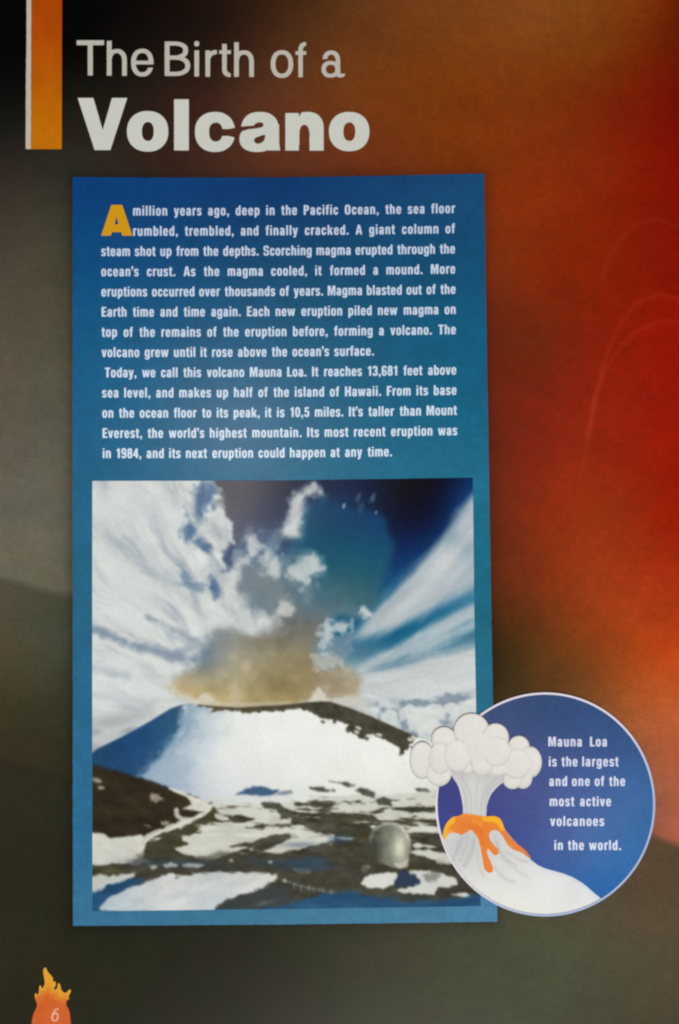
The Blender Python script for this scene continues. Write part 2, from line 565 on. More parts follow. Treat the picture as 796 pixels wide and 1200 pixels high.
def glyph_row(name, glyphs, rgb, mat, parent, lift, step=0.5, label=None, wob=0.12):
    VV, QQ, PP, off = [], [], [], 0
    for g in glyphs:
        lo, hi = [1e9, 1e9], [-1e9, -1e9]
        for op in g:
            if op[0][0] == '-':
                continue
            pts = np.array(op[1], float) if op[0] == 'P' else np.array([[op[1], op[2]], [op[3], op[4]]], float)
            lo = np.minimum(lo, pts.min(0))
            hi = np.maximum(hi, pts.max(0))
        xs = np.arange(lo[0] - 1.5, hi[0] + 1.5, step)
        ys = np.arange(lo[1] - 1.5, hi[1] + 1.5, step)
        X, Y = np.meshgrid(xs, ys)
        V, q, p = march(xs, ys, shape(X, Y, g) + fbm(X, Y, 3.0, seed=8) * wob)
        VV.append(V)
        QQ.append(q + off)
        PP += [[v + off for v in f] for f in p]
        off += len(V)
    V = np.concatenate(VV)
    c = ink(np.array(rgb) + 0 * V[:, :1], V[:, 0], V[:, 1])
    return build(name, V, np.concatenate(QQ), PP, mat, parent, lift, c, label)


glyph_row('heading', TITLE_LIGHT, (184, 180, 170), M_WHITE, page, STEP, label='light heading reading The Birth of a')
glyph_row('heading', TITLE_BLACK, (199, 202, 194), M_WHITE, page, STEP, label='heavy heading reading Volcano')

# ------------------------------------------------------------------ blue panel
PANEL_PTS = [
    (90, 215, 8, 62, 122), (330, 215, 10, 56, 108), (560, 215, 24, 74, 116), (90, 300, 6, 74, 126), (330, 300, 17, 72, 112), (560, 300, 20, 78, 116),
    (90, 400, 8, 90, 134), (330, 400, 18, 88, 124), (560, 400, 16, 92, 126), (90, 500, 20, 94, 136), (330, 500, 28, 98, 134), (560, 500, 22, 100, 132),
    (90, 560, 28, 98, 136), (330, 555, 34, 104, 138), (560, 560, 30, 110, 140), (97, 700, 38, 100, 134), (97, 850, 42, 106, 144), (97, 1000, 46, 110, 150),
    (566, 650, 26, 106, 134), (568, 760, 36, 108, 134), (97, 1076, 56, 114, 150), (330, 1075, 62, 120, 152), (570, 1072, 74, 130, 166), (570, 900, 45, 114, 150),
]


def panel_rgb(x, y):
    c = rbf(PANEL_PTS, x, y)
    return c * (1 + 0.035 * fbm(x, y, 26, 26, oct=4, seed=31) + 0.03 * fbm(x, y, 5, 5, oct=2, seed=37))[..., None]


panel = patch('text_panel', (80, 198, 590, 1092), 1.5, lambda x, y: f_poly(x, y, PANEL) + fbm(x, y, 5, seed=6) * 0.25,
              panel_rgb, M_INK, page, 2 * STEP, 'tall blue panel behind the story')

# ------------------------------------------------------------------ condensed bold lettering (own drawings; x-height 85, caps 113)
s, hs, N = 22.0, 17.0, 2.7


def B(x0, y0, x1, y1, *clips, t=s, u=hs, n=N):
    return ('B', x0, y0, x1, y1, t, u, n) + clips


BIG = 500
GL = {
    'n': ([('R', 0, 0, s, 85), B(0, 20, 59, 87, (-9, 54, 99, 99)), ('R', 59 - s, 0, 59, 54.5)], 59, 's', 's'),
    'h': ([('R', 0, 0, s, 114), B(0, 20, 59, 87, (-9, 54, 99, 99)), ('R', 59 - s, 0, 59, 54.5)], 59, 's', 's'),
    'm': ([('R', 0, 0, 22, 85), B(0, 20, 57, 87, (-9, 54, 99, 99), t=22), B(35, 20, 92, 87, (-9, 54, 99, 99), t=22), ('R', 35, 0, 57, 54.5), ('R', 70, 0, 92, 54.5)], 92, 's', 's'),
    'u': ([('R', 0, 30.5, s, 85), B(0, -2, 59, 65, (-9, -9, 99, 31)), ('R', 59 - s, 0, 59, 85)], 59, 's', 's'),
    'o': ([B(0, -2, 60, 87)], 60, 'r', 'r'),
    'd': ([B(0, -2, 60, 87), ('R', 60 - s, 0, 60, 114)], 60, 'r', 's'),
    'b': ([B(0, -2, 60, 87), ('R', 0, 0, s, 114)], 60, 's', 'r'),
    'p': ([B(0, -2, 60, 87), ('R', 0, -27, s, 85)], 60, 's', 'r'),
    'e': ([B(0, -2, 59, 87), ('R', 10, 36, 50, 49), ('-R', 33, 27, 70, 36)], 59, 'r', 'r'),
    'a': ([B(2, 20, 56, 87, (-9, 59, 99, 99)), ('R', 56 - s, 0, 56, 60), B(0, -2, 54, 52, t=22, u=15), ('R', 54, 0, 58, 12)], 57, 'r', 's'),
    'c': ([B(0, -2, 57, 87), ('-R', 32, 32, 70, 55)], 56, 'r', 'r'),
    's': ([B(0, 36, 54, 87, (-9, -9, 30, 99), u=16.5), B(0, 36, 54, 87, (29, 62, 99, 99), u=16.5),
           B(0, -2, 54, 50, (24, -9, 99, 99), u=16.5), B(0, -2, 54, 50, (-9, -9, 25, 23), u=16.5)], 54, 'r', 'r'),
    'r': ([('R', 0, 0, s, 85), B(0, 22, 70, 88, (-9, 62, 41, 99), u=21)], 41, 's', 'd'),
    't': ([('R', 9, 20, 9 + s, 106), ('R', 0, 69, 42, 85), B(9, -2, 62, 44, (0, -9, 42, 21), u=16)], 42, 'd', 'd'),
    'f': ([('R', 9, 0, 9 + s, 92), ('R', 0, 69, 41, 85), B(9, 66, 64, 116, (0, 91, 42, 130), u=16)], 42, 'd', 'd'),
    'i': ([('R', 0, 0, s, 85), ('R', 0, 97, s, 114)], s, 's', 's'),
    'l': ([('R', 0, 0, s, 114)], s, 's', 's'),
    'v': ([('P', [(0, 85), (23, 85), (31, 30), (39, 85), (62, 85), (43, 0), (19, 0)])], 62, 'd', 'd'),
    'w': ([('P', [(0, 85), (22, 85), (29, 32), (38, 85), (56, 85), (65, 32), (72, 85), (94, 85), (77, 0), (55, 0), (47, 46), (39, 0), (17, 0)])], 94, 'd', 'd'),
    'y': ([('P', [(0, 85), (23, 85), (32, 32), (40, 85), (63, 85), (44, -2), (39, -18), (30, -27), (8, -27), (8, -11), (17, -11), (21, -5), (20, 2)])], 63, 'd', 'd'),
    'k': ([('R', 0, 0, s, 114), ('P', [(18, 28), (38, 85), (63, 85), (43, 51), (66, 0), (40, 0), (28, 30)])], 65, 's', 'd'),
    'g': ([B(0, 2, 60, 87), ('R', 60 - s, -4, 60, 85), B(0, -29, 60, 32, (-9, -99, 99, -4), u=15)], 60, 'r', 's'),
    'x': ([('P', [(0, 85), (26, 85), (32, 64), (39, 85), (64, 85), (46, 43), (66, 0), (40, 0), (32, 23), (24, 0), (-1, 0), (19, 43)])], 65, 'd', 'd'),
    'T': ([('R', 0, 95, 66, 113), ('R', 20.5, 0, 45.5, 100)], 66, 'd', 'd'),
    'E': ([('R', 0, 0, 25, 113), ('R', 0, 95, 58, 113), ('R', 0, 49, 54, 66), ('R', 0, 0, 60, 18)], 60, 's', 'd'),
    'F': ([('R', 0, 0, 25, 113), ('R', 0, 95, 57, 113), ('R', 0, 47, 52, 64)], 57, 's', 'd'),
    'L': ([('R', 0, 0, 25, 113), ('R', 0, 0, 57, 18)], 57, 's', 'd'),
    'I': ([('R', 0, 0, 25, 113)], 25, 's', 's'),
    'H': ([('R', 0, 0, 25, 113), ('R', 46, 0, 71, 113), ('R', 10, 48, 60, 67)], 71, 's', 's'),
    'M': ([('P', [(0, 113), (33, 113), (46, 48), (59, 113), (92, 113), (92, 0), (69, 0), (69, 82), (53, 0), (39, 0), (23, 82), (23, 0), (0, 0)])], 92, 's', 's'),
    'P': ([('R', 0, 0, 25, 113), B(-25, 44, 65, 113, (24, 0, 99, 120), t=25), ('R', 10, 95, 30, 113), ('R', 10, 44, 30, 62)], 65, 's', 'r'),
    'A': ([('P', [(25, 113), (53, 113), (79, 0), (54, 0), (50, 23), (28, 23), (24, 0), (-1, 0)]), ('-P', [(39, 88), (47, 41), (31, 41)])], 78, 'd', 'd'),
    'S': ([B(0, 49, 66, 115, (-9, -9, 36, 130)), B(0, 49, 66, 115, (35, 80, 99, 130)), B(0, -2, 66, 66, (30, -9, 99, 99)), B(0, -2, 66, 66, (-9, -9, 31, 34))], 66, 'r', 'r'),
    'O': ([B(0, -2, 70, 115, t=25)], 70, 'r', 'r'),
    '1': ([('R', 20, 0, 44, 113), ('P', [(3, 82), (3, 97), (17, 100), (25, 113), (32, 113), (32, 82)])], 50, 'r', 'r'),
    '3': ([B(0, 49, 58, 115, (24, -9, 99, 130)), B(0, 49, 58, 115, (-9, 82, 25, 130)), B(0, -2, 60, 66, (24, -9, 99, 99)), B(0, -2, 60, 66, (-9, -9, 25, 32))], 60, 'r', 'r'),
    '6': ([B(0, -2, 60, 70), ('R', 0, 34, s, 80), B(0, 45, 60, 115, (-9, 79, 99, 130)), ('-R', 35, 74, 70, 84)], 60, 'r', 'r'),
    '8': ([B(2, 50, 58, 115), B(0, -2, 60, 66)], 60, 'r', 'r'),
    '9': ([B(0, 43, 60, 115), ('R', 60 - s, 33, 60, 79), B(0, -2, 60, 68, (-9, -9, 99, 34)), ('-R', -9, 29, 25, 39)], 60, 'r', 'r'),
    '4': ([('R', 33, 0, 56, 113), ('R', 0, 24, 65, 41), ('P', [(0, 41), (33, 113), (42, 113), (42, 96), (17, 34), (0, 34)])], 65, 'd', 'd'),
    '0': ([B(0, -2, 60, 115)], 60, 'r', 'r'),
    '5': ([('R', 8, 95, 56, 113), ('P', [(8, 113), (28, 113), (24, 56), (3, 50)]), B(0, -2, 60, 74, (24, -9, 99, 99)), B(0, -2, 60, 74, (-9, -9, 25, 32)), ('R', 12, 56, 30, 68)], 60, 'r', 'r'),
    '.': ([('R', 0, 0, 23, 22)], 23, 's', 's'),
    ',': ([('R', 0, 0, 23, 22), ('P', [(10, 2), (23, 2), (13, -20), (2, -20)])], 23, 's', 's'),
    "'": ([('R', 0, 92, 23, 114), ('P', [(10, 93), (23, 93), (13, 70), (2, 70)])], 23, 'd', 'd'),
}
SIDE = {'s': 8.6, 'r': 6.6, 'd': 3.0}
GM = {}


def glyph_mesh(ch):
    if ch not in GM:
        ops, wd, _, _ = GL[ch]
        xs = np.arange(-6, wd + 7, 3.6)
        ys = np.arange(-34, 122, 3.6)
        X, Y = np.meshgrid(xs, ys)
        GM[ch] = march(xs, ys, shape(X, Y, ops))
    return GM[ch]


def word_w(wd, track):
    x = 0
    for i, ch in enumerate(wd):
        x += GL[ch][1]
        if i < len(wd) - 1:
            x += SIDE[GL[ch][3]] + SIDE[GL[wd[i + 1]][2]] + track
    return x


def text_mesh(name, lines, base, size, rgb, parent, lift, label=None):
    """lines: (text, x_left, x_right, y_left, y_right, tracking); justified between the two ends."""
    VV, QQ, PP, off = [], [], [], 0
    k = size / 113.0
    for text, xl, xr, yl, yr, track in lines:
        words = text.split(' ')
        ws = [word_w(wd, track) * k for wd in words]
        sx = 0.965
        gap = ((xr - xl) - sum(ws) * sx) / max(1, len(words) - 1)
        if len(words) == 1:
            sx = (xr - xl) / ws[0]
        elif gap < 3.6:
            sx = ((xr - xl) - 3.6 * (len(words) - 1)) / sum(ws)
            gap = 3.6
        x = xl
        for wd in words:
            for i, ch in enumerate(wd):
                V, q, p = glyph_mesh(ch)
                U = V * k
                px = x + U[:, 0] * sx
                t = np.clip((px - 120) / 413.0, 0, 1.1)
                bl = yl + (yr - yl) * t ** 2.2
                VV.append(np.stack([px, bl - U[:, 1]], 1))
                QQ.append(q[:, ::-1] + off)
                PP += [[v + off for v in f[::-1]] for f in p]
                off += len(V)
                x += GL[ch][1] * k * sx
                if i < len(wd) - 1:
                    x += (SIDE[GL[ch][3]] + SIDE[GL[wd[i + 1]][2]] + track) * k * sx
            x += gap
    V = np.concatenate(VV)
    c = ink(rgb(V[:, 0], V[:, 1]), V[:, 0], V[:, 1])
    return build(name, V, np.concatenate(QQ), PP, M_WHITE, parent, lift, c, label)


def bl(i):
    return 252.7 + 23.68 * i, 249.7 + 23.66 * i


def text_rgb(x, y):
    t = np.clip((y - 240) / 300, 0, 1)[..., None]
    return np.array([190, 205, 228]) * (1 - t) + np.array([214, 232, 248]) * t


T1 = [("million years ago, deep in the Pacific Ocean, the sea floor", 156.2, 533.4),
      ("rumbled, trembled, and finally cracked. A giant column of", 156.2, 533.2),
      ("steam shot up from the depths. Scorching magma erupted through the", 118.9, 533.3),
      ("ocean's crust. As the magma cooled, it formed a mound. More", 118.9, 533.6),
      ("eruptions occurred over thousands of years. Magma blasted out of the", 119, 534),
      ("Earth time and time again. Each new eruption piled new magma on", 119.3, 534.1),
      ("top of the remains of the eruption before, forming a volcano. The", 119.2, 534.3),
      ("volcano grew until it rose above the ocean's surface.", 119.2, 438.2)]
T2 = [("Today, we call this volcano Mauna Loa. It reaches 13,681 feet above", 123, 534.8),
      ("sea level, and makes up half of the island of Hawaii. From its base", 119.8, 535),
      ("on the ocean floor to its peak, it is 10,5 miles. It's taller than Mount", 120.1, 535.5),
      ("Everest, the world's highest mountain. Its most recent eruption was", 120.4, 535.8),
      ("in 1984, and its next eruption could happen at any time.", 120.6, 459.4)]
TRK = [2, 2, -2, .5, -2, -1, 0, -1, -2, 0, -1.5, 0, -1]
text_mesh('paragraph', [(t, a, b) + bl(i) + (TRK[i],) for i, (t, a, b) in enumerate(T1)], None, 11.4, text_rgb, panel, 3 * STEP)
text_mesh('paragraph', [(t, a, b) + bl(i + 8) + (TRK[i + 8],) for i, (t, a, b) in enumerate(T2)], None, 11.4, text_rgb, panel, 3 * STEP)
glyph_row('drop_cap', [[('P', [(118.8, 276.3), (130.6, 240.2), (143.4, 240.2), (155.4, 276.3), (143.4, 276.3), (142.4, 272), (131.4, 272), (130.2, 276.3)]),
                        ('-P', [(136.7, 253.7), (139.2, 262.9), (134.4, 262.9)])]], (206, 150, 14), M_INK, panel, 3 * STEP, step=0.5,
          label='large yellow letter A')

# ------------------------------------------------------------------ the printed photograph
PIC = [(108.4, 563.6), (330, 563.2), (554.2, 559.9), (556, 720), (558.6, 860), (563.6, 1061.8), (330, 1065.2), (108.6, 1067.6), (108.3, 800)]


def z1(p, ox, oy, k):
    return [(ox + a / k, oy + b / k) for a, b in p]


KA = 3.317


def A(p): return z1(p, 100, 555, KA)      # upper left
def Bq(p): return z1(p, 330, 555, KA)     # upper right
def Cq(p): return z1(p, 100, 725, KA)     # middle left
def Dq(p): return z1(p, 330, 725, KA)     # middle right
def Eq(p): return z1(p, 100, 895, KA)     # lower left
def Fq(p): return z1(p, 330, 895, 3.06)   # lower right


SIL = Cq([(-60, 640), (-10, 560), (40, 510), (150, 455), (250, 400), (330, 350), (375, 334), (420, 332), (500, 339), (600, 345), (700, 338), (764, 335)]) \
    + Dq([(30, 332), (100, 325), (150, 321), (190, 322), (260, 345), (350, 380), (450, 425), (560, 470), (680, 530), (800, 590)])


class Painter:
    def __init__(self, X, Y):
        self.X, self.Y = X, Y
        self.C = np.zeros(X.shape + (3,))

    def mix(self, m, rgb):
        m = np.clip(m, 0, 1)[..., None]
        self.C = self.C * (1 - m) + np.asarray(rgb, float) * m

    def poly(self, pts, rgb, soft=1.5, a=1.0, jit=0, js=10, jsy=None, jrot=0, seed=1, smooth=0):
        if smooth:
            pts = curve_pts(pts, smooth, True)
        P = np.asarray(pts, float)
        pad = soft * 2 + jit * 2 + 3
        x0, y0 = P.min(0) - pad
        x1, y1 = P.max(0) + pad
        sel = (self.X >= x0) & (self.X <= x1) & (self.Y >= y0) & (self.Y <= y1)
        if not sel.any():
            return
        x, y = self.X[sel], self.Y[sel]
        f = f_poly(x, y, P)
        if jit:
            f = f + fbm(x, y, js, jsy or js, jrot, 4, seed, 0.5) * jit
        m = (sstep(f / (2 * soft) + 0.5) * a)[:, None]
        col = rgb(x, y) if callable(rgb) else np.asarray(rgb, float)
        self.C[sel] = self.C[sel] * (1 - m) + col * m

    def line(self, pts, rgb, w, soft=1.0, a=1.0, w2=None, jit=0, js=6, seed=1):
        x, y = self.X, self.Y
        P = curve_pts(pts, 6)
        P0, P1 = P.min(0) - w - 8, P.max(0) + w + 8
        sel = (x >= P0[0]) & (x <= P1[0]) & (y >= P0[1]) & (y <= P1[1])
        x, y = x[sel], y[sel]
        d = np.full(x.shape, 1e9)
        n = len(P) - 1
        for i in range(n):
            ww = w + ((w2 if w2 is not None else w) - w) * i / n
            d = np.minimum(d, f_line(x, y, P[i:i + 2]) - ww / 2)
        if jit:
            d = d + fbm(x, y, js, js, 0, 3, seed) * jit
        m = (sstep(-d / (2 * soft) + 0.5) * a)[:, None]
        self.C[sel] = self.C[sel] * (1 - m) + np.asarray(rgb, float) * m

    def blob(self, cx, cy, rx, ry, rgb, a=1.0, rot=0, p=1.0, jit=0.0, js=8, seed=1, hard=0):
        x, y = self.X - cx, self.Y - cy
        c, s_ = math.cos(rot), math.sin(rot)
        u, v = (x * c + y * s_) / rx, (-x * s_ + y * c) / ry
        q = np.sqrt(u * u + v * v)
        if jit:
            q = q + fbm(self.X, self.Y, js, js, 0, 4, seed, 0.6) * jit
        if hard:
            m = sstep((1 - q) * hard + 0.5)
        else:
            m = np.exp(-(q ** 2) * 1.4 * p)
        self.mix(m * a, rgb)


def pol(x, y, cx, cy, fa, fr, seed, oct=4, gain=0.5):
    """Streaks radiating from (cx, cy)."""
    wx, wy = x + 7 * fbm(x, y, 40, 40, 0, 3, seed + 60), y + 7 * fbm(x, y, 40, 40, 0, 3, seed + 61)
    a = np.arctan2(wy - cy, wx - cx + 1e-6)
    a = np.where(a > 2.0, a - 2 * math.pi, a)
    r = np.sqrt((wx - cx) ** 2 + (wy - cy) ** 2)
    return fbm(a * fa, np.log(r + 30) * fr, 1.0, 1.0, 0, oct, seed, gain)


def paint_picture(X, Y):
    p = Painter(X, Y)
    # ---- open sky, with lamp glare painted into its grey upper left
    sky = rbf([(250, 563, 80, 76, 84), (290, 563, 76, 73, 85), (330, 563, 42, 44, 64), (380, 563, 12, 26, 62), (430, 563, 3, 18, 54), (480, 563, 1, 4, 16),
               (520, 563, 2, 12, 40), (556, 563, 6, 46, 100), (280, 610, 86, 88, 104), (330, 610, 48, 62, 90), (400, 600, 8, 50, 90), (470, 610, 2, 14, 46), (510, 600, 2, 16, 54),
               (545, 590, 10, 58, 112), (470, 650, 6, 44, 96), (500, 650, 8, 56, 108), (300, 660, 56, 84, 120), (440, 690, 20, 84, 124), (470, 690, 14, 80, 126),
               (400, 740, 34, 96, 132), (450, 750, 26, 98, 136), (500, 735, 34, 106, 142), (556, 700, 70, 130, 164), (480, 780, 110, 146, 166), (556, 745, 70, 122, 152),
               (430, 800, 180, 190, 196), (500, 800, 196, 204, 208), (556, 800, 200, 208, 212), (450, 840, 150, 166, 178), (556, 850, 150, 164, 178), (300, 800, 200, 190, 170),
               (150, 650, 205, 210, 218), (120, 800, 205, 212, 216), (120, 850, 172, 176, 182)], X, Y, 18)
    p.C = sky
    # ---- the great white cloud bank on the left, streaked from upper left to lower right
    bank = A([(-60, -80), (500, 30 - 60), (497, 30), (520, 80), (545, 130), (540, 165), (568, 205), (572, 240), (556, 275), (540, 300), (540, 350), (562, 378),
              (600, 350), (640, 420), (650, 540), (720, 560), (760, 640), (560, 1000), (-60, 1000)])
    streak = 0.72

    def bank_rgb(x, y):
        n = pol(x, y, 345, 870, 15, 2.6, 41)
        n2 = pol(x, y, 345, 870, 34, 6.0, 42)
        m = fbm(x, y, 16, 12, streak, 4, 47, 0.55)
        hi = sstep((x + (700 - y) * 0.3 - 215) / 60)          # curdled cloudlets towards the bank's upper right
        v = 214 + 8 * n + 4 * n2 + (3 + 9 * hi) * m
        base = np.stack([v - 2, v + 3, v + 4], -1)
        k = (np.clip(-n * 1.1 - 0.22, 0, 1) + 0.35 * np.clip(-n2 - 0.3, 0, 1) + 0.3 * hi * np.clip(-m - 0.1, 0, 1))[..., None]
        k = np.clip(k, 0, 0.8)
        return base * (1 - k) + np.array([150, 160, 180]) * k
    p.poly(bank, bank_rgb, 4.5, 0.97, 9, 16, 11, streak, 43)
    # brighter lower sky
    p.blob(150, 800, 90, 34, (222, 227, 229), 0.75)
    p.blob(245, 735, 44, 26, (226, 229, 230), 0.6)
    p.blob(150, 715, 60, 24, (220, 226, 228), 0.6, 0.35)
    p.blob(170, 590, 60, 30, (212, 217, 222), 0.6, 0.5)
    # grey streaks inside the bank
    for pts, w_, a_ in ((A([(60, 205), (140, 275), (230, 345), (330, 405)]), 9, .55), (A([(90, 260), (200, 330), (330, 410)]), 6, .3), (A([(180, 60), (260, 150), (330, 210)]), 8, .22),
                        (A([(320, 60), (350, 120)]), 8, .25), (A([(30, 30), (80, 45)]), 5, .5), (A([(40, 400), (140, 450), (260, 500)]), 10, .18), (A([(190, 250), (250, 310)]), 8, .3),
                        (A([(560, 520), (600, 560)]), 8, .35), (A([(320, 440), (420, 490)]), 10, .3)):
        p.line(pts, (160, 170, 184), w_ * 1.6, 11, a_ * .6, jit=5, js=9, seed=int(w_ * 10))
    # blue holes
    for cx, cy, rx, ry, r_, a_ in ((466, 92, 24, 44, .35, .8), (450, 60, 12, 30, .2, .6), (404, 222, 17, 34, -.1, .85), (440, 268, 11, 22, -.6, .7), (470, 290, 14, 20, -.7, .7), (392, 402, 12, 26, -.7, .55),
                                   (436, 440, 34, 12, .2, .45), (500, 440, 11, 26, -.2, .8), (585, 320, 12, 25, .3, .2), (440, 130, 12, 40, -.1, .5)):
        (qx, qy), = A([(cx, cy)])
        p.blob(qx, qy, rx / KA * 1.5, ry / KA * 1.35, (60, 94, 136), a_, r_, 1.0, 0.8, 9, int(cx), 0.65)
    # dark gap right of the bank
    p.poly(A([(545, 290), (600, 270), (625, 250), (615, 330), (560, 372), (538, 340)]), (66, 84, 120), 3, 0.9, 3, 8, seed=51)
    p.blob(278, 651, 5, 9, (176, 190, 204), 0.5, 0.1, 1, 0.6, 5, 52, 0.9)
    # ---- right-hand rays
    def ray(x, y):
        n = pol(x, y, 380, 790, 16, 2.0, 61, 3, 0.42)
        v = 196 + 9 * n
        hi = (30 * np.exp(-(((x - 532) * 0.76 + (y - 640) * 0.65) / 30) ** 2 - (((y - 640) * 0.76 - (x - 532) * 0.65 + 6) / 14) ** 2))
        return np.stack([v - 8 - hi * 1.5, v - hi, v + 8 - hi * 0.8], -1)
    p.poly(Bq([(800, 30), (745, 95), (680, 180), (600, 285), (480, 405), (380, 502), (310, 580), (250, 660), (340, 640), (420, 610), (540, 565), (640, 505), (745, 425), (800, 400)]),
           ray, 9, 0.95, 4, 50, 14, -0.8, 62)
    p.blob(526, 655, 46, 10, (214, 216, 218), 0.75, -0.86)
    p.blob(545, 625, 28, 5, (170, 182, 196), 0.6, -0.95)
    p.blob(480, 705, 40, 9, (208, 212, 216), 0.6, -0.75)
    p.blob(545, 690, 30, 7, (178, 190, 200), 0.5, -0.6)
    p.poly(Bq([(800, 490), (750, 512), (680, 540), (590, 580), (480, 640), (380, 700), (300, 760), (420, 730), (560, 640), (690, 590), (750, 560), (800, 540)]), ray, 7, 0.85, 4, 40, 10, -0.6, 63)
    p.poly(Dq([(800, -40), (740, 0), (600, 50), (480, 105), (380, 150), (420, 172), (520, 140), (640, 95), (800, 18)]), (192, 202, 210), 8, 0.75, 5, 40, 8, -0.45, 64)
    p.poly(Dq([(310, 200), (450, 190), (560, 160), (660, 130), (800, 85), (800, 330), (310, 330)]), lambda x, y: np.array([206, 212, 216]) + 9 * pol(x, y, 380, 800, 18, 2, 65)[..., None], 8, 0.95, 6, 50, 8, -0.3, 66)
    p.blob(468, 778, 46, 5, (118, 146, 168), 0.7, -0.22, 1, .2, 12, 67)
    p.blob(538, 760, 30, 4.5, (150, 170, 184), 0.55, -0.35, 1, .2, 12, 68)
    p.blob(430, 764, 26, 7, (70, 116, 146), 0.7, -0.3, 1, .2, 10, 69)
    p.blob(455, 800, 60, 4, (186, 192, 200), 0.5, -0.2, 1, .2, 10, 70)
    # ---- horizon cumulus
    def cum(x, y):
        n = fbm(x, y, 17, 11, 0, 4, 71, 0.5)
        k = sstep(0.5 + n * 1.3)[..., None]
        return np.array([128, 146, 166]) * (1 - k) + np.array([208, 213, 216]) * k
    p.poly(Dq([(290, 345), (340, 335), (400, 318), (450, 328), (520, 312), (600, 305), (640, 292), (700, 300), (790, 315), (800, 520), (600, 520), (330, 400)]), cum, 2.5, 0.9, 5, 10, 6, 0, 72)
    for cx, cy, r_ in ((548, 388, 62), (420, 380, 34), (600, 360, 40), (660, 345, 28), (500, 350, 24), (700, 370, 40), (360, 355, 18), (580, 430, 50), (735, 330, 26)):
        (qx, qy), = Dq([(cx, cy)])
        p.blob(qx, qy + 1, r_ / KA, r_ / KA * 0.86, (222, 226, 226), 0.85, 0, 1, 0.16, 7, int(cx), 3.0)
        p.blob(qx - 1, qy + r_ / KA * 0.55, r_ / KA * 0.8, r_ / KA * 0.3, (178, 188, 198), 0.4)
    # low left clouds
    p.blob(135, 845, 50, 12, (168, 172, 180), 0.8, -0.15)
    p.blob(125, 864, 20, 7, (198, 202, 206), 0.8, -0.2, 1, .3, 8, 81, 1.5)
    p.blob(150, 856, 12, 4, (128, 138, 156), 0.6, -0.3)
    for pts, w_, rgb_, a_ in ((Cq([(28, 42), (90, 62), (155, 90)]), 9, (112, 130, 158), .75), (Cq([(190, 105), (250, 118), (330, 140), (425, 160)]), 10, (122, 138, 162), .75),
                              (Cq([(240, -10), (320, 30), (420, 86)]), 3, (126, 140, 160), .75), (Cq([(330, 60), (410, 95)]), 7, (150, 164, 182), .5), (Cq([(360, 140), (440, 100)]), 9, (140, 154, 174), .6),
                              (Cq([(30, 190), (100, 208), (160, 222)]), 7, (170, 180, 192), .6), (Cq([(220, 215), (280, 225)]), 5, (190, 196, 202), .5)):
        p.line(pts, rgb_, w_, 5.0, a_, jit=3.5, js=11, seed=int(w_ * 7) + 3)
    # ---- ash plume: grey-blue crown, smooth blue column, tan base
    def plume(x, y):
        c = rbf([(250, 760, 122, 132, 142), (232, 775, 106, 126, 142), (275, 735, 132, 137, 138), (300, 700, 114, 126, 134), (285, 690, 124, 136, 146), (315, 660, 118, 136, 150), (330, 700, 104, 118, 124), (360, 700, 84, 112, 130), (310, 740, 124, 123, 115),
                 (350, 740, 114, 113, 106), (372, 735, 110, 114, 112), (220, 795, 162, 150, 122), (200, 805, 190, 178, 150), (250, 800, 166, 154, 122), (280, 775, 158, 152, 132), (300, 810, 163, 148, 106),
                 (340, 770, 142, 132, 104), (340, 810, 158, 141, 98), (365, 790, 152, 136, 102), (365, 815, 160, 144, 112), (390, 800, 156, 141, 118), (420, 795, 168, 155, 132), (400, 740, 120, 140, 154),
                 (380, 605, 12, 66, 104), (440, 605, 8, 60, 104), (360, 650, 24, 86, 112), (420, 650, 18, 82, 112), (450, 640, 14, 74, 112), (400, 690, 58, 102, 114), (430, 690, 46, 96, 112), (345, 680, 84, 112, 124), (300, 670, 116, 132, 146), (335, 655, 80, 112, 132)], x, y, 14)
        wx, wy = x + 5 * fbm(x, y, 22, 22, 0, 3, 95), y + 5 * fbm(x, y, 22, 22, 0, 3, 96)
        bil = 1 - np.abs(fbm(wx, wy, 30, 26, 0, 3, 91, 0.45)) * 1.6          # rounded puffs with darker seams
        n = fbm(x, y, 50, 36, 0, 3, 97, 0.5)
        return c * (1 + (0.075 * (bil - 0.45) + 0.035 * n) * sstep((y - 660) / 60))[..., None]
    col = Bq([(60, 170), (120, 110), (170, 95), (220, 130), (300, 140), (370, 155), (412, 180), (424, 240), (424, 300), (410, 370), (385, 450), (380, 500), (300, 560), (230, 560), (165, 600), (150, 640), (-40, 640), (-80, 420), (10, 330), (50, 250)])
    p.poly(col, plume, 7.5, 0.97, 3.5, 20, seed=92)
    body = Cq([(318, 265), (340, 230), (380, 205), (425, 190), (440, 130), (470, 80), (520, 45), (570, 42), (620, 60), (690, 40), (740, 0), (770, -60), (690, -110), (600, -90), (580, -140), (620, -190), (700, -230), (800, -230), (900, -180), (925, 40),
               (900, 100), (870, 150), (880, 230), (870, 320), (764, 345), (500, 345), (430, 325), (350, 292)])
    p.poly(body, plume, 7.5, 0.96, 5, 20, seed=93)
    puff = Dq([(-60, 350), (-60, 60), (120, 150), (150, 195), (200, 200), (240, 178), (290, 195), (308, 240), (300, 285), (270, 305), (200, 310), (160, 330), (100, 330)])
    p.poly(puff, plume, 6.5, 0.92, 5, 14, seed=94)
    p.blob(255, 742, 20, 11, (124, 132, 140), 0.45, -0.4)
    for cx, cy, rx, ry, a_ in ((262, 790, 9, 7, .45), (290, 780, 6, 10, .35), (275, 770, 8, 6, .3), (225, 800, 12, 6, .25), (318, 765, 8, 10, .18), (345, 795, 10, 8, .15), (382, 805, 8, 8, .3), (408, 785, 7, 7, .4)):
        p.blob(cx, cy, rx, ry, (206, 196, 172), a_, 0.2, 1, .4, 8, int(cx))
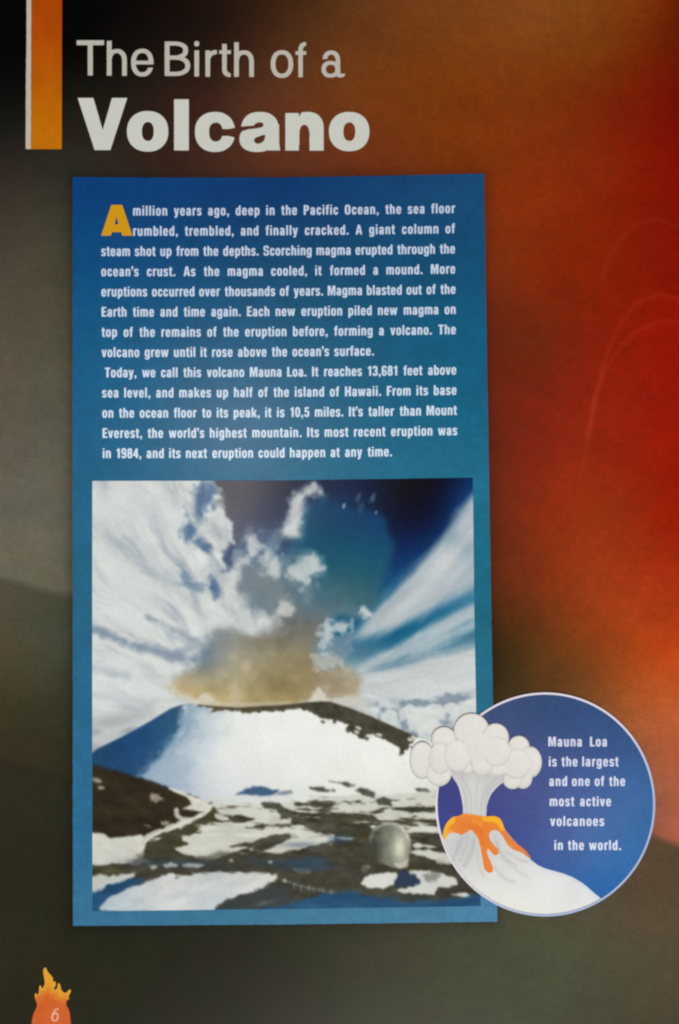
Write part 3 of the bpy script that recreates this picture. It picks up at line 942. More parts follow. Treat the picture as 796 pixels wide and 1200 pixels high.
    for cx, cy, rx, ry, a_ in ((330, 755, 16, 12, .3), (240, 785, 14, 7, .25), (365, 775, 7, 14, .3), (300, 752, 14, 8, .25), (400, 805, 10, 6, .25), (335, 790, 10, 9, .2)):
        p.blob(cx, cy, rx, ry, (118, 108, 88), a_, 0.3, 1, .4, 8, int(cx) + 1)
    p.poly(A([(600, 380), (640, 350), (700, 360), (740, 400), (790, 430), (800, 520), (740, 545), (660, 560), (610, 500), (585, 440)]), (118, 132, 142), 10, 0.75, 7, 16, seed=98)
    p.poly(A([(690, 290), (740, 280), (800, 330), (830, 400), (790, 440), (740, 400)]), (96, 126, 150), 9, 0.5, 7, 12, seed=99)
    # white fringe and lobes of the crown
    W = (216, 219, 220)
    def lobe(pts, soft=1.8, a=0.92, jit=2.6, seed=1, js=6):
        p.poly(pts, (178, 186, 196), soft * 4.5, a * 0.5, jit * 2.0, js * 1.8, seed=seed + 40, smooth=4)
        p.poly(pts, lambda x, y: np.array(W) + 14 * fbm(x, y, 9, 9, 0, 4, seed + 5)[..., None], soft * 3.0, a * 0.85, jit * 2.2, js * 1.5, seed=seed, smooth=4)
    lobe(Bq([(10, 242), (14, 200), (30, 150), (36, 110), (62, 78), (95, 52), (125, 42), (152, 60), (160, 90), (135, 84), (105, 92), (92, 120), (84, 160), (76, 200), (66, 245), (40, 250)]), seed=101)
    p.blob(*Bq([(40, 215)])[0], 11, 12, (226, 228, 228), 0.5)
    lobe(Bq([(95, 305), (130, 325), (158, 345), (155, 380), (130, 400), (100, 430), (70, 425), (40, 405), (20, 375), (50, 350), (72, 330)]), 2.6, 0.85, 3.5, 102)
    lobe(A([(622, 240), (650, 228), (668, 250), (672, 285), (700, 300), (745, 330), (752, 365), (735, 395), (705, 385), (690, 340), (650, 330), (610, 350), (590, 400), (575, 430), (560, 400), (595, 350), (618, 300)]), 2.6, 0.88, 4, 103)
    p.blob(*A([(740, 255)])[0], 7, 13, (150, 166, 184), 0.45, 0.2, 1, .7, 6, 104, 0.8)
    p.blob(*A([(690, 240)])[0], 13, 12, (110, 128, 158), 0.45)
    p.blob(*A([(730, 290)])[0], 8, 16, (120, 146, 168), 0.4)
    lobe(A([(560, 430), (590, 470), (620, 530), (660, 555), (720, 552), (745, 520), (775, 522), (760, 560), (735, 600), (640, 600), (560, 540), (540, 470)]), 3.5, 0.8, 5, 105, 9)
    p.blob(*Bq([(15, 530)])[0], 10, 9, (206, 206, 204), 0.7, 0, 1, .35, 6, 106, 1.5)
    p.blob(*Bq([(100, 480)])[0], 5, 9, (150, 160, 166), 0.3, 0, 1, .6, 5, 107, 0.8)
    p.blob(*Bq([(140, 435)])[0], 4, 4, (140, 160, 170), 0.4)
    for (cx, cy), r_, a_ in zip(Bq([(243, 125), (300, 95), (355, 95), (368, 150), (310, 130)]), (1.6, 3.2, 3.0, 1.0, 3.5), (.75, .22, .32, .8, .16)):
        p.blob(cx, cy, r_, r_ * 1.9, (190, 208, 226), a_, 0.3, 1, .5, 3, 108, 0.9)
    # white scraps on the plume's right side
    lobe(Dq([(160, 30), (175, 14), (200, 20), (225, 10), (262, 14), (268, 34), (240, 52), (215, 45), (195, 55), (200, 80), (180, 100), (160, 130), (150, 110), (165, 70), (146, 60)]), 1.8, 0.85, 3, 109, 4)
    p.blob(*Bq([(325, 540)])[0], 6.5, 5.5, (214, 218, 220), 0.85, -0.4, 1, .7, 6, 110, 1.0)
    p.poly(Dq([(110, 150), (130, 140), (160, 150), (200, 130), (230, 150), (240, 190), (200, 185), (170, 200), (140, 200), (120, 190)]), (196, 190, 182), 3, 0.7, 5, 6, seed=111)
    p.poly(Dq([(200, 60), (260, 60), (280, 120), (240, 160), (200, 130), (180, 100)]), (140, 152, 166), 4, 0.5, 4, 8, seed=117)
    p.poly(Dq([(100, 330), (125, 290), (145, 262), (165, 290), (180, 325)]), (224, 222, 216), 2.5, 0.8, 2.5, 5, seed=112)
    p.poly(Dq([(170, 320), (230, 300), (300, 300), (340, 340), (300, 352), (220, 335)]), (210, 206, 200), 3, 0.8, 3, 6, seed=113)
    p.poly(Cq([(545, 320), (565, 280), (580, 240), (600, 265), (615, 295), (590, 325)]), (206, 194, 168), 7, 0.6, 5, 7, seed=114)
    p.poly(Cq([(420, 335), (445, 300), (470, 285), (500, 305), (520, 330)]), (222, 218, 206), 3, 0.8, 2.5, 6, seed=115)
    p.blob(*Cq([(625, 185)])[0], 5, 6, (196, 180, 150), 0.3, 0, 1, .6, 5, 116, 0.8)
    p.line(Cq([(330, 285), (420, 318), (520, 332), (700, 330), (796, 330)]), (206, 200, 186), 4, 2.5, 0.55)
    # ---- mountain
    low = [(820, 1100), (60, 1100)]
    sil = list(SIL) + low
    inside = f_poly(X, Y, sil)
    m_in = sstep(inside / 1.6 + 0.5)
    snow = rbf([(230, 840, 214, 224, 232), (260, 850, 230, 234, 236), (300, 850, 236, 239, 239), (400, 870, 239, 241, 240), (480, 900, 238, 240, 238), (220, 880, 198, 214, 232),
                (250, 900, 222, 228, 234), (300, 915, 228, 231, 232), (400, 915, 236, 238, 236), (190, 905, 150, 178, 212), (230, 920, 196, 206, 220), (500, 925, 228, 229, 224)], X, Y, 16)
    p.mix(m_in, snow + 3.0 * fbm(X, Y, 40, 30, oct=4, seed=121)[..., None])
    # shaded blue west face
    face = Cq([(-60, 640), (-10, 560), (40, 506), (150, 451), (250, 396), (330, 346), (372, 334), (412, 333), (396, 350), (378, 400), (362, 440), (345, 480), (320, 510), (280, 560), (235, 600), (150, 640), (0, 700)])
    before = p.C.copy()
    p.poly([(a - 2, b - (12 if i_ < 9 else -3)) for i_, (a, b) in enumerate(face)], lambda x, y: rbf([(210, 832, 42, 86, 132), (180, 850, 26, 82, 138), (150, 870, 20, 74, 132), (115, 885, 24, 72, 122), (160, 895, 26, 76, 132), (200, 865, 36, 94, 142)], x, y, 10)
           * (1 + 0.05 * fbm(x, y, 12, 7, -0.5, 4, 122))[..., None], 5.5, 1.0, 3.0, 9, seed=123)
    ex = np.interp(Y, [825, 840, 855, 876, 903, 935], [224, 217, 211, 199, 172, 140])
    d = (X - ex) * 0.8 + fbm(X, Y, 14, 9, -0.6, 4, 124) * 7
    on = m_in * sstep((930 - Y) / 24)
    p.mix(on * sstep((d + 12) / 20) * (1 - sstep((d - 2) / 22)) * 0.85, (104, 148, 184))
    p.mix(on * sstep((d + 2) / 14) * (1 - sstep((d - 8) / 52)) * 0.65, (178, 192, 208))
    p.poly(Eq([(215, 10), (250, -20), (340, -40), (420, 10), (400, 80), (330, 66)]), (150, 174, 204), 10, 0.45, 7, 12, seed=125)
    p.line(Cq([(330, 350), (375, 334), (420, 332)]), (70, 84, 100), 1.6, 1.0, 0.8)
    p.C = before * (1 - m_in)[..., None] + p.C * m_in[..., None]
    before = p.C.copy()
    # dark rock along the crater rim
    rim = Cq([(405, 332), (420, 332), (500, 339), (600, 345), (700, 338), (764, 335)]) + Dq([(30, 332), (100, 325), (150, 321), (190, 322), (260, 345), (350, 380), (450, 425), (560, 470),
              (520, 485), (500, 492), (494, 512), (478, 515), (470, 537), (458, 530), (460, 502), (428, 486), (400, 468), (378, 462), (352, 448), (330, 456), (326, 474), (300, 458), (262, 438), (250, 428), (266, 414),
              (240, 402), (214, 394), (165, 390), (150, 382), (120, 366), (76, 350), (40, 352), (0, 362)]) + Cq([(764, 358), (720, 362), (640, 366), (560, 358), (520, 360), (480, 362), (500, 349), (440, 340)])
    p.poly([(a, b - (6 if i_ < 15 else 0)) for i_, (a, b) in enumerate(rim)], lambda x, y: np.array([62, 58, 46]) + 12 * fbm(x, y, 7, 5, 0.4, 4, 131)[..., None] + np.array([26, 20, 8]) * (1 - sstep((x - 250) / 110))[..., None], 0.9, 0.96, 1.5, 4, seed=132)
    p.C = before * (1 - m_in)[..., None] + p.C * m_in[..., None]
    for q in Dq([(170, 396), (300, 425), (342, 456), (500, 470), (380, 452), (290, 440), (515, 462), (535, 468)]):
        p.blob(q[0], q[1], 3.6, 1.9, (226, 228, 226), 0.85, 0.4, 1, .35, 3, int(q[0]), 1.8)
    for q in Dq([(160, 400), (205, 402), (260, 436), (330, 466), (470, 520), (508, 500), (528, 492)]):
        p.blob(q[0], q[1], 2.6, 1.8, (64, 60, 48), 0.8, 0.3, 1, .4, 3, int(q[0]) + 7, 1.8)
    # ---- lava field in the foreground
    yl = np.interp(X, [100, 200, 240, 290, 330, 400, 470, 520, 580], [900, 925, 935, 940, 938, 930, 927, 922, 918])
    fld = sstep((Y - yl + fbm(X, Y, 18, 4, 0.08, 4, 141) * 3.5) / 5)
    n = fbm(X, Y, 46, 5.5, 0.05, 5, 142, 0.6) + 0.35 * fbm(X, Y, 14, 3, 0.0, 3, 143)
    thr = np.interp(Y, [915, 930, 945, 960, 975, 995, 1015, 1070], [0.95, 0.50, 0.12, -0.12, -0.10, -0.55, -0.95, -1.2]) + np.interp(X, [100, 290, 340, 480, 530, 570], [-0.15, -0.05, 0.0, 0.0, 0.28, 0.34]) * (Y < 1000)
    sn = sstep((n + thr) * 2.6 + 0.5)[..., None]
    rock = np.array([68, 64, 49]) + 17 * fbm(X, Y, 16, 6, 0, 4, 144)[..., None] + np.array([2, 3, -4]) * fbm(X, Y, 60, 18, 0, 3, 145)[..., None]
    p.mix(fld, rock * (1 - sn) + np.array([210, 210, 204]) * sn)
    # blue pool on the snow
    p.poly(Eq([(590, 118), (620, 100), (650, 88), (690, 88), (720, 98), (752, 104), (735, 116), (700, 126), (650, 124)]), (44, 86, 130), 1.6, 0.92, 1.5, 6, seed=146)
    p.poly(Eq([(740, 120), (770, 104), (800, 104), (810, 112), (780, 120)]), (96, 112, 132), 1.5, 0.7, 1.2, 5, seed=147)
    p.line(Eq([(560, 150), (600, 132), (700, 134), (790, 130)]), (214, 216, 216), 5, 2.5, 0.6)
    # brown slope, left
    slope = Eq([(-40, -20), (28, 3), (120, 26), (230, 58), (320, 92), (400, 130), (412, 156), (372, 178), (430, 180), (440, 192), (408, 208), (372, 208), (350, 222), (300, 250), (240, 272), (180, 286), (100, 291), (72, 270), (28, 265), (-40, 260)])
    p.poly(slope, lambda x, y: np.array([47, 39, 25]) + 9 * fbm(x, y, 22, 9, 0.35, 5, 151)[..., None] * np.array([1, .95, .8]), 1.4, 0.98, 1.3, 5, seed=152)
    p.line(Eq([(28, 5), (120, 28), (220, 58), (330, 96)]), (40, 52, 70), 3, 2, 0.5)
    for cx, cy, rx, ry, a_ in ((46, 64, 5.5, 2.6, .8), (62, 92, 5, 2.4, .8), (275, 132, 7, 5, .75), (312, 230, 5, 2.5, .8), (240, 240, 5, 1.6, .5), (262, 126, 3, 4, .5)):
        (qx, qy), = Eq([(cx, cy)])
        p.blob(qx, qy, rx, ry, (178, 168, 150), a_, 0.25, 1, .5, 3, int(cx), 1.7)
    # snow drift, left
    p.poly(Eq([(-40, 272), (50, 268), (72, 272), (95, 291), (150, 284), (220, 276), (238, 296), (222, 322), (216, 345), (238, 366), (270, 378), (200, 392), (120, 386), (60, 394), (-40, 396)]),
           lambda x, y: np.array([212, 211, 206]) + 9 * fbm(x, y, 20, 8, 0.5, 4, 161)[..., None], 1.4, 0.97, 1.2, 6, seed=162)
    # dark hollow beside the road
    p.poly(Eq([(230, 372), (228, 345), (240, 320), (300, 285), (400, 238), (470, 200), (500, 170), (516, 190), (520, 218), (470, 236), (420, 236), (452, 246), (420, 275), (380, 290), (400, 310), (352, 326), (372, 344), (430, 366), (520, 376), (430, 392), (300, 386)]),
           lambda x, y: np.array([66, 64, 44]) + 10 * fbm(x, y, 16, 7, 0, 4, 163)[..., None], 1.8, 0.94, 1.6, 6, seed=164)
    # pale road
    p.line(Eq([(330, 96), (380, 116), (430, 140), (470, 158), (481, 175), (455, 198), (400, 222), (340, 246), (280, 268), (238, 290), (222, 320), (218, 350)]), (224, 221, 212), 3.2, 1.0, 0.95, 7.0, jit=0.8, js=6, seed=165)
    p.line(Eq([(355, 180), (362, 205), (395, 216)]), (214, 210, 200), 5, 1.2, 0.85, jit=1)
    p.line(Eq([(222, 318), (226, 300), (262, 270), (340, 238)]), (120, 112, 96), 1.2, 0.8, 0.5)
    # snow patches in the middle
    WS = lambda x, y: np.array([216, 215, 209]) + 8 * fbm(x, y, 18, 6, 0, 4, 166)[..., None]
    for pts, sd in ((Eq([(350, 328), (402, 312), (378, 296), (376, 280), (430, 276), (462, 262), (440, 248), (520, 236), (600, 242), (650, 252), (672, 262), (690, 285), (655, 300), (620, 306), (560, 322), (600, 322), (632, 326), (560, 350), (500, 372), (440, 368), (372, 346)]), 171),
                    (Eq([(508, 178), (560, 176), (640, 186), (752, 188), (768, 208), (800, 212), (800, 236), (720, 236), (600, 232), (660, 214), (600, 198), (520, 196)]), 172),
                    (Eq([(508, 196), (556, 204), (560, 220), (530, 222), (508, 210)]), 173), (Eq([(488, 132), (530, 136), (552, 150), (520, 158), (494, 148)]), 174),
                    (Eq([(676, 346), (740, 318), (790, 294)]) + Fq([(60, 262), (130, 258), (190, 254), (184, 272), (130, 288), (60, 306), (0, 320)]) + Eq([(740, 348)]), 175),
                    (Fq([(-60, 225), (0, 228), (60, 232), (90, 244), (40, 250), (-60, 246)]), 176), (Fq([(440, 312), (520, 308), (580, 318), (630, 330), (680, 352), (640, 362), (560, 356), (540, 340), (470, 322)]), 177),
                    (Fq([(455, 232), (520, 226), (580, 238), (560, 246), (480, 244)]), 178), (Fq([(465, 284), (520, 290), (560, 300), (480, 300)]), 179),
                    (Fq([(320, 184), (390, 160), (460, 166), (500, 180), (440, 192), (360, 192)]), 180), (Fq([(280, 378), (300, 360), (316, 370), (310, 386), (290, 390)]), 181),
                    (Fq([(40, 376), (80, 372), (110, 384), (90, 394), (60, 390)]), 182)):
        p.poly(pts, WS, 1.2, 0.93, 1.6, 7, 4, seed=sd)
    for pts, sd in ((Eq([(650, 330), (720, 280), (800, 268), (800, 290), (740, 312), (690, 338)]), 191), (Fq([(100, 236), (230, 220), (320, 216), (330, 240), (240, 250), (150, 252)]), 192),
                    (z1([(300, 140), (350, 125), (400, 135), (450, 165), (520, 195), (540, 210), (420, 235), (425, 210), (400, 190), (330, 175)], 250, 915, 5.307), 193), (z1([(75, 55), (110, 40), (200, 60), (190, 95), (130, 80)], 400, 915, 4.975), 194), (z1([(540, 262), (640, 255), (800, 240), (800, 318), (700, 330), (640, 300), (580, 295)], 250, 915, 5.307), 188), (z1([(500, 140), (560, 140), (640, 130), (750, 150), (740, 165), (620, 165), (520, 155)], 250, 915, 5.307), 189), (z1([(200, 110), (260, 95), (300, 110), (290, 150), (220, 145)], 400, 915, 4.975), 195), (z1([(320, 165), (400, 150), (540, 155), (520, 175), (430, 185), (330, 175)], 400, 915, 4.975), 187),
                    (Fq([(105, 88), (150, 84), (190, 96), (140, 100)]), 196), (Fq([(410, 160), (480, 150), (556, 156), (556, 172), (480, 176)]), 197), (Fq([(170, 62), (230, 68), (290, 78), (240, 82)]), 198),
                    (Fq([(482, 90), (530, 86), (530, 98), (490, 100)]), 199), (Fq([(455, 252), (560, 250), (575, 272), (470, 278)]), 200), (Fq([(160, 188), (230, 176), (240, 196), (180, 202)]), 201)):
        p.poly(pts, rock_rgb, 1.4, 0.86, 1.8, 7, 4, seed=sd)
    # bottom: dark ground, blue water in shade, big drift
    p.poly(Fq([(-480, 312), (-300, 330), (-100, 320), (100, 330), (290, 300), (330, 370), (460, 380), (560, 360), (640, 375), (720, 430), (720, 620), (-720, 620), (-720, 420), (-600, 400)]), rock_rgb, 5, 0.72, 4, 20, 8, seed=202)
    for cx, cy, rx, ry, a_ in ((100, 350, 22, 5, .75), (215, 268, 14, 6, .6), (120, 372, 24, 4, .6)):
        (qx, qy), = Fq([(cx, cy)])
        p.blob(qx, qy, rx, ry, (38, 82, 118), a_ * .75, -0.05, 1, .3, 8, int(cx), 1.3)
    p.blob(352, 990, 26, 4, (70, 96, 118), .5)
    p.blob(205, 1012, 60, 5, (52, 70, 92), .7, 0.03, 1, .3, 10, 203)
    p.blob(330, 1012, 40, 6, (44, 66, 96), .6, 0.1, 1, .3, 10, 204)
    water = Eq([(-40, 520), (60, 478), (120, 452), (180, 440), (230, 452), (150, 500), (90, 530), (50, 570), (180, 585), (400, 580), (540, 560), (640, 572), (760, 540)]) + Fq([(60, 490), (150, 462), (230, 456), (330, 478), (440, 488), (600, 488), (720, 470), (740, 560), (600, 560), (200, 580), (0, 580)]) + Eq([(760, 640), (-40, 640)])
    p.poly(water, lambda x, y: np.array([18, 74, 122]) + np.clip((y - 1040) / 24, 0, 1)[..., None] * np.array([4, 12, 18]) + 10 * fbm(x, y, 24, 6, 0, 4, 205)[..., None], 4, 0.95, 3, 12, 6, seed=206)
    p.line(Fq([(0, 415), (80, 440), (190, 462)]), (140, 146, 150), 2, 1.5, 0.55, jit=1.2, js=4)
    for q in Fq([(14, 420), (44, 440), (70, 448), (100, 446), (115, 452), (150, 456), (178, 460)]):
        p.line([(q[0], q[1] + 2), (q[0] + .4, q[1] - 3)], (176, 180, 182), 1.0, 0.7, 0.7)
    drift = Eq([(60, 562), (90, 520), (160, 490), (250, 452), (300, 432), (340, 426), (352, 440), (410, 428), (520, 420), (640, 424), (742, 428), (752, 446), (720, 468), (640, 500), (590, 516), (540, 540), (500, 566), (440, 576), (200, 577), (100, 577)])
    p.poly(drift, lambda x, y: rbf([(130, 1058, 186, 200, 214), (200, 1030, 214, 217, 218), (260, 1030, 206, 210, 214), (310, 1028, 222, 223, 222), (200, 1060, 216, 220, 222), (250, 1062, 204, 214, 222)], x, y, 8)
           + 9 * fbm(x, y, 22, 8, -0.3, 4, 207)[..., None], 1.8, 0.96, 2.0, 8, 5, seed=208)
    p.poly(Eq([(-40, 445), (60, 432), (90, 442), (140, 430), (196, 424), (190, 440), (110, 464), (70, 482), (28, 505), (-40, 515)]), lambda x, y: np.array([206, 208, 208]) + 8 * fbm(x, y, 14, 6, 0, 3, 209)[..., None], 1.6, 0.93, 1.8, 6, seed=210)
    for pts in (Eq([(300, 392), (330, 384), (364, 388), (360, 402), (310, 404)]), Eq([(372, 388), (430, 386), (462, 394), (440, 404), (380, 402)]), Eq([(250, 396), (280, 394), (284, 408), (256, 410)])):
        p.poly(pts, (196, 196, 196), 1.5, 0.75, 1.2, 5, seed=211)
    for cx, cy in ((568, 376), (646, 332), (718, 382), (776, 455)):
        (qx, qy), = Eq([(cx, cy)])
        p.blob(qx, qy, 2.6, 2.0, (196, 190, 176), .7, 0, 1, .4, 3, int(cx), 1.6)
    p.poly(Eq([(530, 560), (545, 530), (600, 512), (660, 500), (720, 470), (796, 480), (796, 556), (700, 560), (600, 556)]), (54, 62, 66), 3, 0.8, 3.5, 7, seed=212)
    p.blob(*Eq([(700, 540)])[0], 12, 3, (120, 128, 132), .5, -0.2, 1, .4, 5, 213)
    # white ring of snow right of the dome
    p.poly(Fq([(286, 428), (300, 404), (350, 394), (412, 390), (416, 410), (404, 432), (360, 448), (310, 446)]), (226, 227, 224), 1.2, 0.95, 1.2, 5, seed=214)
    p.poly(Fq([(398, 456), (470, 440), (500, 422), (470, 398), (450, 380), (500, 380), (570, 392), (622, 412), (630, 432), (590, 442), (560, 446), (546, 470), (490, 466), (430, 462)]), (220, 221, 218), 1.3, 0.94, 1.6, 5, seed=215)
    p.poly(Fq([(505, 400), (545, 386), (568, 398), (556, 420), (520, 426)]), (120, 122, 118), 1.8, 0.75, 2, 5, seed=216)
    p.poly(Fq([(404, 430), (420, 396), (440, 372), (460, 392), (500, 412), (496, 428), (460, 438), (420, 440)]), (34, 56, 92), 1.6, 0.9, 2.0, 5, seed=217)
    p.poly(Fq([(604, 468), (660, 462), (676, 472), (650, 478)]), (224, 226, 226), 1.2, 0.9, 0.8, 5, seed=218)
    # ---- observatory dome
    dm = dome_f(X, Y)
    m = sstep(dm / 1.6 + 0.5)
    (cx, cy), = Fq([(395, 296)])
    u = (X - cx) / 24.0
    v = (Y - cy) / 27.0
    stripes = 12 * np.sin((X - 0.45 * Y) * 1.25) * sstep(0.9 - np.abs(u + 0.1))
    lit = np.exp(-((u - 0.40) / 0.40) ** 2 - ((v - 0.05) / 0.75) ** 2)
    body_ = np.array([114, 116, 105]) + lit[..., None] * np.array([100, 98, 92]) + stripes[..., None] * 0.4 + 9 * fbm(X, Y, 7, 5, 0.6, 4, 221)[..., None]
    dark = sstep((-u - 0.25) * 1.6)[..., None]
    body_ = body_ * (1 - dark * 0.42)
    body_ = body_ + (np.exp(-((dm - 2.2) / 2.0) ** 2) * sstep(-v * 2 + 0.2) * 58)[..., None]
    p.mix(m * (0.72 + 0.28 * sstep((u + 0.95) * 1.6)), body_)
    p.poly(Fq([(405, 358), (432, 352), (456, 338), (452, 368), (430, 376), (410, 372)]), (204, 202, 192), 1.3, 0.8, 1, 4, seed=222)
    # soft print grain
    p.C = p.C + 2.6 * fbm(X, Y, 3.0, 3.0, oct=2, seed=230)[..., None]
    # the print is a little dull in its blues on the ground
    lum = p.C @ np.array([0.3, 0.59, 0.11])
    k = (0.20 * sstep((Y - 815) / 20) * sstep((p.C[..., 2] - p.C[..., 0]) / 60))[..., None]
    p.C = p.C * (1 - k) + lum[..., None] * k
    # the print's own softness: a small blur over the finished picture
    for _ in range(2):
        q = np.pad(p.C, ((1, 1), (1, 1), (0, 0)), mode='edge')
        q = (q[:-2] + 2 * q[1:-1] + q[2:]) / 4
        p.C = (q[:, :-2] + 2 * q[:, 1:-1] + q[:, 2:]) / 4
    return np.clip(p.C * np.array([0.99, 1.0, 0.985]), 0, 255)


def rock_rgb(x, y):
    return np.array([62, 60, 50]) + 15 * fbm(x, y, 15, 6, 0, 4, 144)[..., None]


DOME = curve_pts(Fq([(322, 330), (312, 292), (318, 250), (340, 222), (375, 208), (415, 212), (446, 236), (464, 275), (462, 315), (450, 350), (435, 372), (400, 372), (370, 360), (340, 352)]), 6, True)


def dome_f(x, y):
    return f_poly(x, y, DOME)


PX = np.arange(105.0, 567.01, 0.8)
PY = np.arange(557.0, 1071.01, 0.8)
GX, GY = np.meshgrid(PX, PY)
PIC_RGB = paint_picture(GX, GY)
F_PIC = f_poly(GX, GY, PIC)
F_MTN = f_poly(GX, GY, list(SIL) + [(820, 1100), (60, 1100)])
_yl = np.interp(GX, [100, 136, 200, 240, 290, 330, 400, 470, 520, 580], [896, 903, 925, 937, 942, 938, 930, 927, 922, 918])
F_FLD = GY - _yl
F_DOME = dome_f(GX, GY)
F_PLUME = f_poly(GX, GY, curve_pts([(196, 805), (212, 788), (229, 764), (243, 745), (262, 735), (277, 690), (290, 650), (300, 625), (325, 640), (333, 625), (338, 595), (366, 567), (385, 585), (440, 600), (457, 620), (456, 660), (446, 700), (420, 728), (405, 735),
                                        (380, 765), (385, 782), (415, 784), (424, 800), (415, 818), (385, 836), (300, 845), (230, 840), (206, 818)], 4, True))
photo = bpy.data.objects.new('volcano_photograph', None)
COL.objects.link(photo)
photo.location = place(np.array(330.0), np.array(820.0))
photo.parent = page
photo['label'] = 'printed colour photograph of a snowy volcano under clouds'
bpy.context.view_layer.update()


def slice_of(name, F, label=None):
    V, q, pl = march(PX, PY, F)
    c = grid_sample(PX, PY, PIC_RGB, V)
    ob = build(name, V, q, pl, M_INK, None, 4 * STEP, ink(c, V[:, 0], V[:, 1]), label)
    ob.parent = photo
    ob.matrix_parent_inverse = photo.matrix_world.inverted()
    return ob


slice_of('cloudy_sky', np.minimum(np.minimum(F_PIC, -F_MTN), -F_PLUME))
slice_of('ash_plume', np.minimum(np.minimum(F_PIC, -F_MTN), F_PLUME))
slice_of('snowy_mountain', np.minimum(np.minimum(F_PIC, F_MTN), -F_FLD))
slice_of('lava_field', np.minimum(np.minimum(F_PIC, F_FLD), -F_DOME))
slice_of('observatory_dome', np.minimum(F_PIC, F_DOME))


# ------------------------------------------------------------------ round fact badge with the cartoon volcano
CX, CY, RX, RY = 639.0, 942.5, 128.4, 130.9


def disc(x, y, inset=0.0):
    q = np.sqrt(((x - CX) / (RX - inset)) ** 2 + ((y - CY) / (RY - inset)) ** 2)
    return (1 - q) * (RX - inset)


def badge_rgb(x, y):
    c = rbf([(640, 820, 54, 78, 122), (570, 850, 66, 82, 126), (720, 860, 56, 86, 136), (540, 940, 64, 70, 138), (600, 930, 72, 82, 140), (660, 920, 74, 94, 152), (740, 920, 64, 104, 160), (760, 960, 58, 108, 166),
             (640, 990, 72, 94, 156), (700, 990, 70, 110, 170), (740, 1010, 54, 108, 172), (700, 1045, 44, 104, 174), (600, 980, 66, 82, 148)], x, y, 20)
    return c * (1 + 0.025 * fbm(x, y, 20, 20, oct=4, seed=301) + 0.02 * fbm(x, y, 4, 4, oct=2, seed=302))[..., None]


badge = patch('fact_badge', (508, 808, 770, 1076), 1.0, lambda x, y: disc(x, y, 1.0), badge_rgb, M_INK, page, 5 * STEP, 'round blue badge with a cartoon volcano')


def ring_rgb(x, y):
    a = sstep((x + y - 1560) / 160)[..., None]
    return np.array([228, 222, 232]) * (1 - a) + np.array([172, 192, 226]) * a


def z3(pts): return z1(pts, 500, 935, 3.618)
def z4(pts): return z1(pts, 470, 825, 4.422)


SLOPE = z3([(20, 150), (66, 166), (80, 120), (110, 88), (160, 74), (250, 82), (310, 92), (330, 130), (370, 180), (420, 225), (440, 260), (470, 284), (500, 298), (580, 320), (620, 336), (660, 360), (685, 380), (712, 404), (745, 430), (790, 470), (790, 640), (20, 640)])


def snow_rgb(x, y):
    p = Painter(x, y)
    p.C = rbf([(525, 985, 206, 210, 210), (545, 1000, 204, 207, 206), (570, 1000, 212, 213, 210), (600, 1005, 216, 218, 216), (540, 1030, 222, 224, 222), (600, 1040, 230, 232, 228), (640, 1060, 232, 233, 229), (690, 1050, 226, 230, 232), (640, 1025, 228, 231, 232)], x, y, 12)
    for pts, w_, a_ in ((z3([(150, 170), (130, 220), (110, 260)]), 4, .5), (z3([(200, 175), (190, 230), (160, 290)]), 4, .5), (z3([(175, 160), (165, 215), (140, 265)]), 2, .4), (z3([(300, 190), (320, 240), (380, 290)]), 3, .45),
                        (z3([(285, 290), (330, 340), (370, 355)]), 2.5, .45), (z3([(315, 250), (370, 300), (430, 335)]), 2.5, .35), (z3([(340, 230), (400, 265), (430, 270)]), 2.5, .4), (z3([(215, 240), (225, 290), (240, 325)]), 2.5, .35), (z3([(285, 160), (300, 200), (308, 230)]), 3, .35)):
        p.line(pts, (176, 182, 182), w_, 2.2, a_)
    # bluish rim light along the right edge
    d = f_line(x, y, z3([(440, 260), (500, 298), (580, 320), (660, 360), (700, 392), (745, 430)]))
    p.mix(np.exp(-(d / 2.6) ** 2) * 0.6, (196, 212, 228))
    # lava glow spots
    (qx, qy), = z3([(393, 261)])
    p.blob(qx, qy, 1.3, 1.3, (250, 190, 110), 0.9)
    p.C += 2.5 * fbm(x, y, 14, 14, oct=3, seed=303)[..., None]
    return p.C


slope_ob = patch('snowy_slope', (508, 935, 725, 1078), 0.8, lambda x, y: np.minimum(f_poly(x, y, SLOPE), disc(x, y, 1.0)), snow_rgb, M_INK, badge, 6 * STEP)

COLUMN = z4([(225, 320), (250, 352), (272, 385), (290, 412), (304, 445), (314, 490), (321, 531), (322, 600), (440, 600), (444, 531), (452, 500), (468, 465), (490, 438), (515, 415), (545, 395), (560, 330)])


def column_rgb(x, y):
    p = Painter(x, y)
    p.C = np.array([206, 208, 206]) + 0 * x[..., None]
    p.blob(556, 930, 12, 40, (216, 217, 214), 0.8)
    for pts, w_, a_, c_ in ((z4([(270, 370), (310, 420), (335, 480), (340, 590)]), 2.0, .5, (180, 184, 186)), (z4([(310, 370), (345, 430), (362, 500), (364, 590)]), 3.0, .45, (186, 189, 190)), (z4([(500, 380), (450, 430), (420, 500), (412, 590)]), 3.0, .5, (184, 188, 190)),
                            (z4([(540, 385), (480, 425), (445, 480), (436, 590)]), 2.0, .5, (178, 184, 188)), (z4([(400, 380), (392, 460), (388, 590)]), 2.5, .4, (190, 193, 193)), (z4([(255, 352), (300, 410), (318, 500), (325, 590)]), 1.6, .7, (226, 228, 230)),
                            (z4([(560, 380), (490, 436), (450, 520), (444, 590)]), 1.4, .6, (224, 228, 232))):
        p.line(pts, c_, w_, 1.5, a_)
    # shade of the cloud head on the column
    p.C = p.C * (1 - 0.06 * np.exp(-np.clip(y - 905, 0, 99) / 5))[..., None]
    return p.C


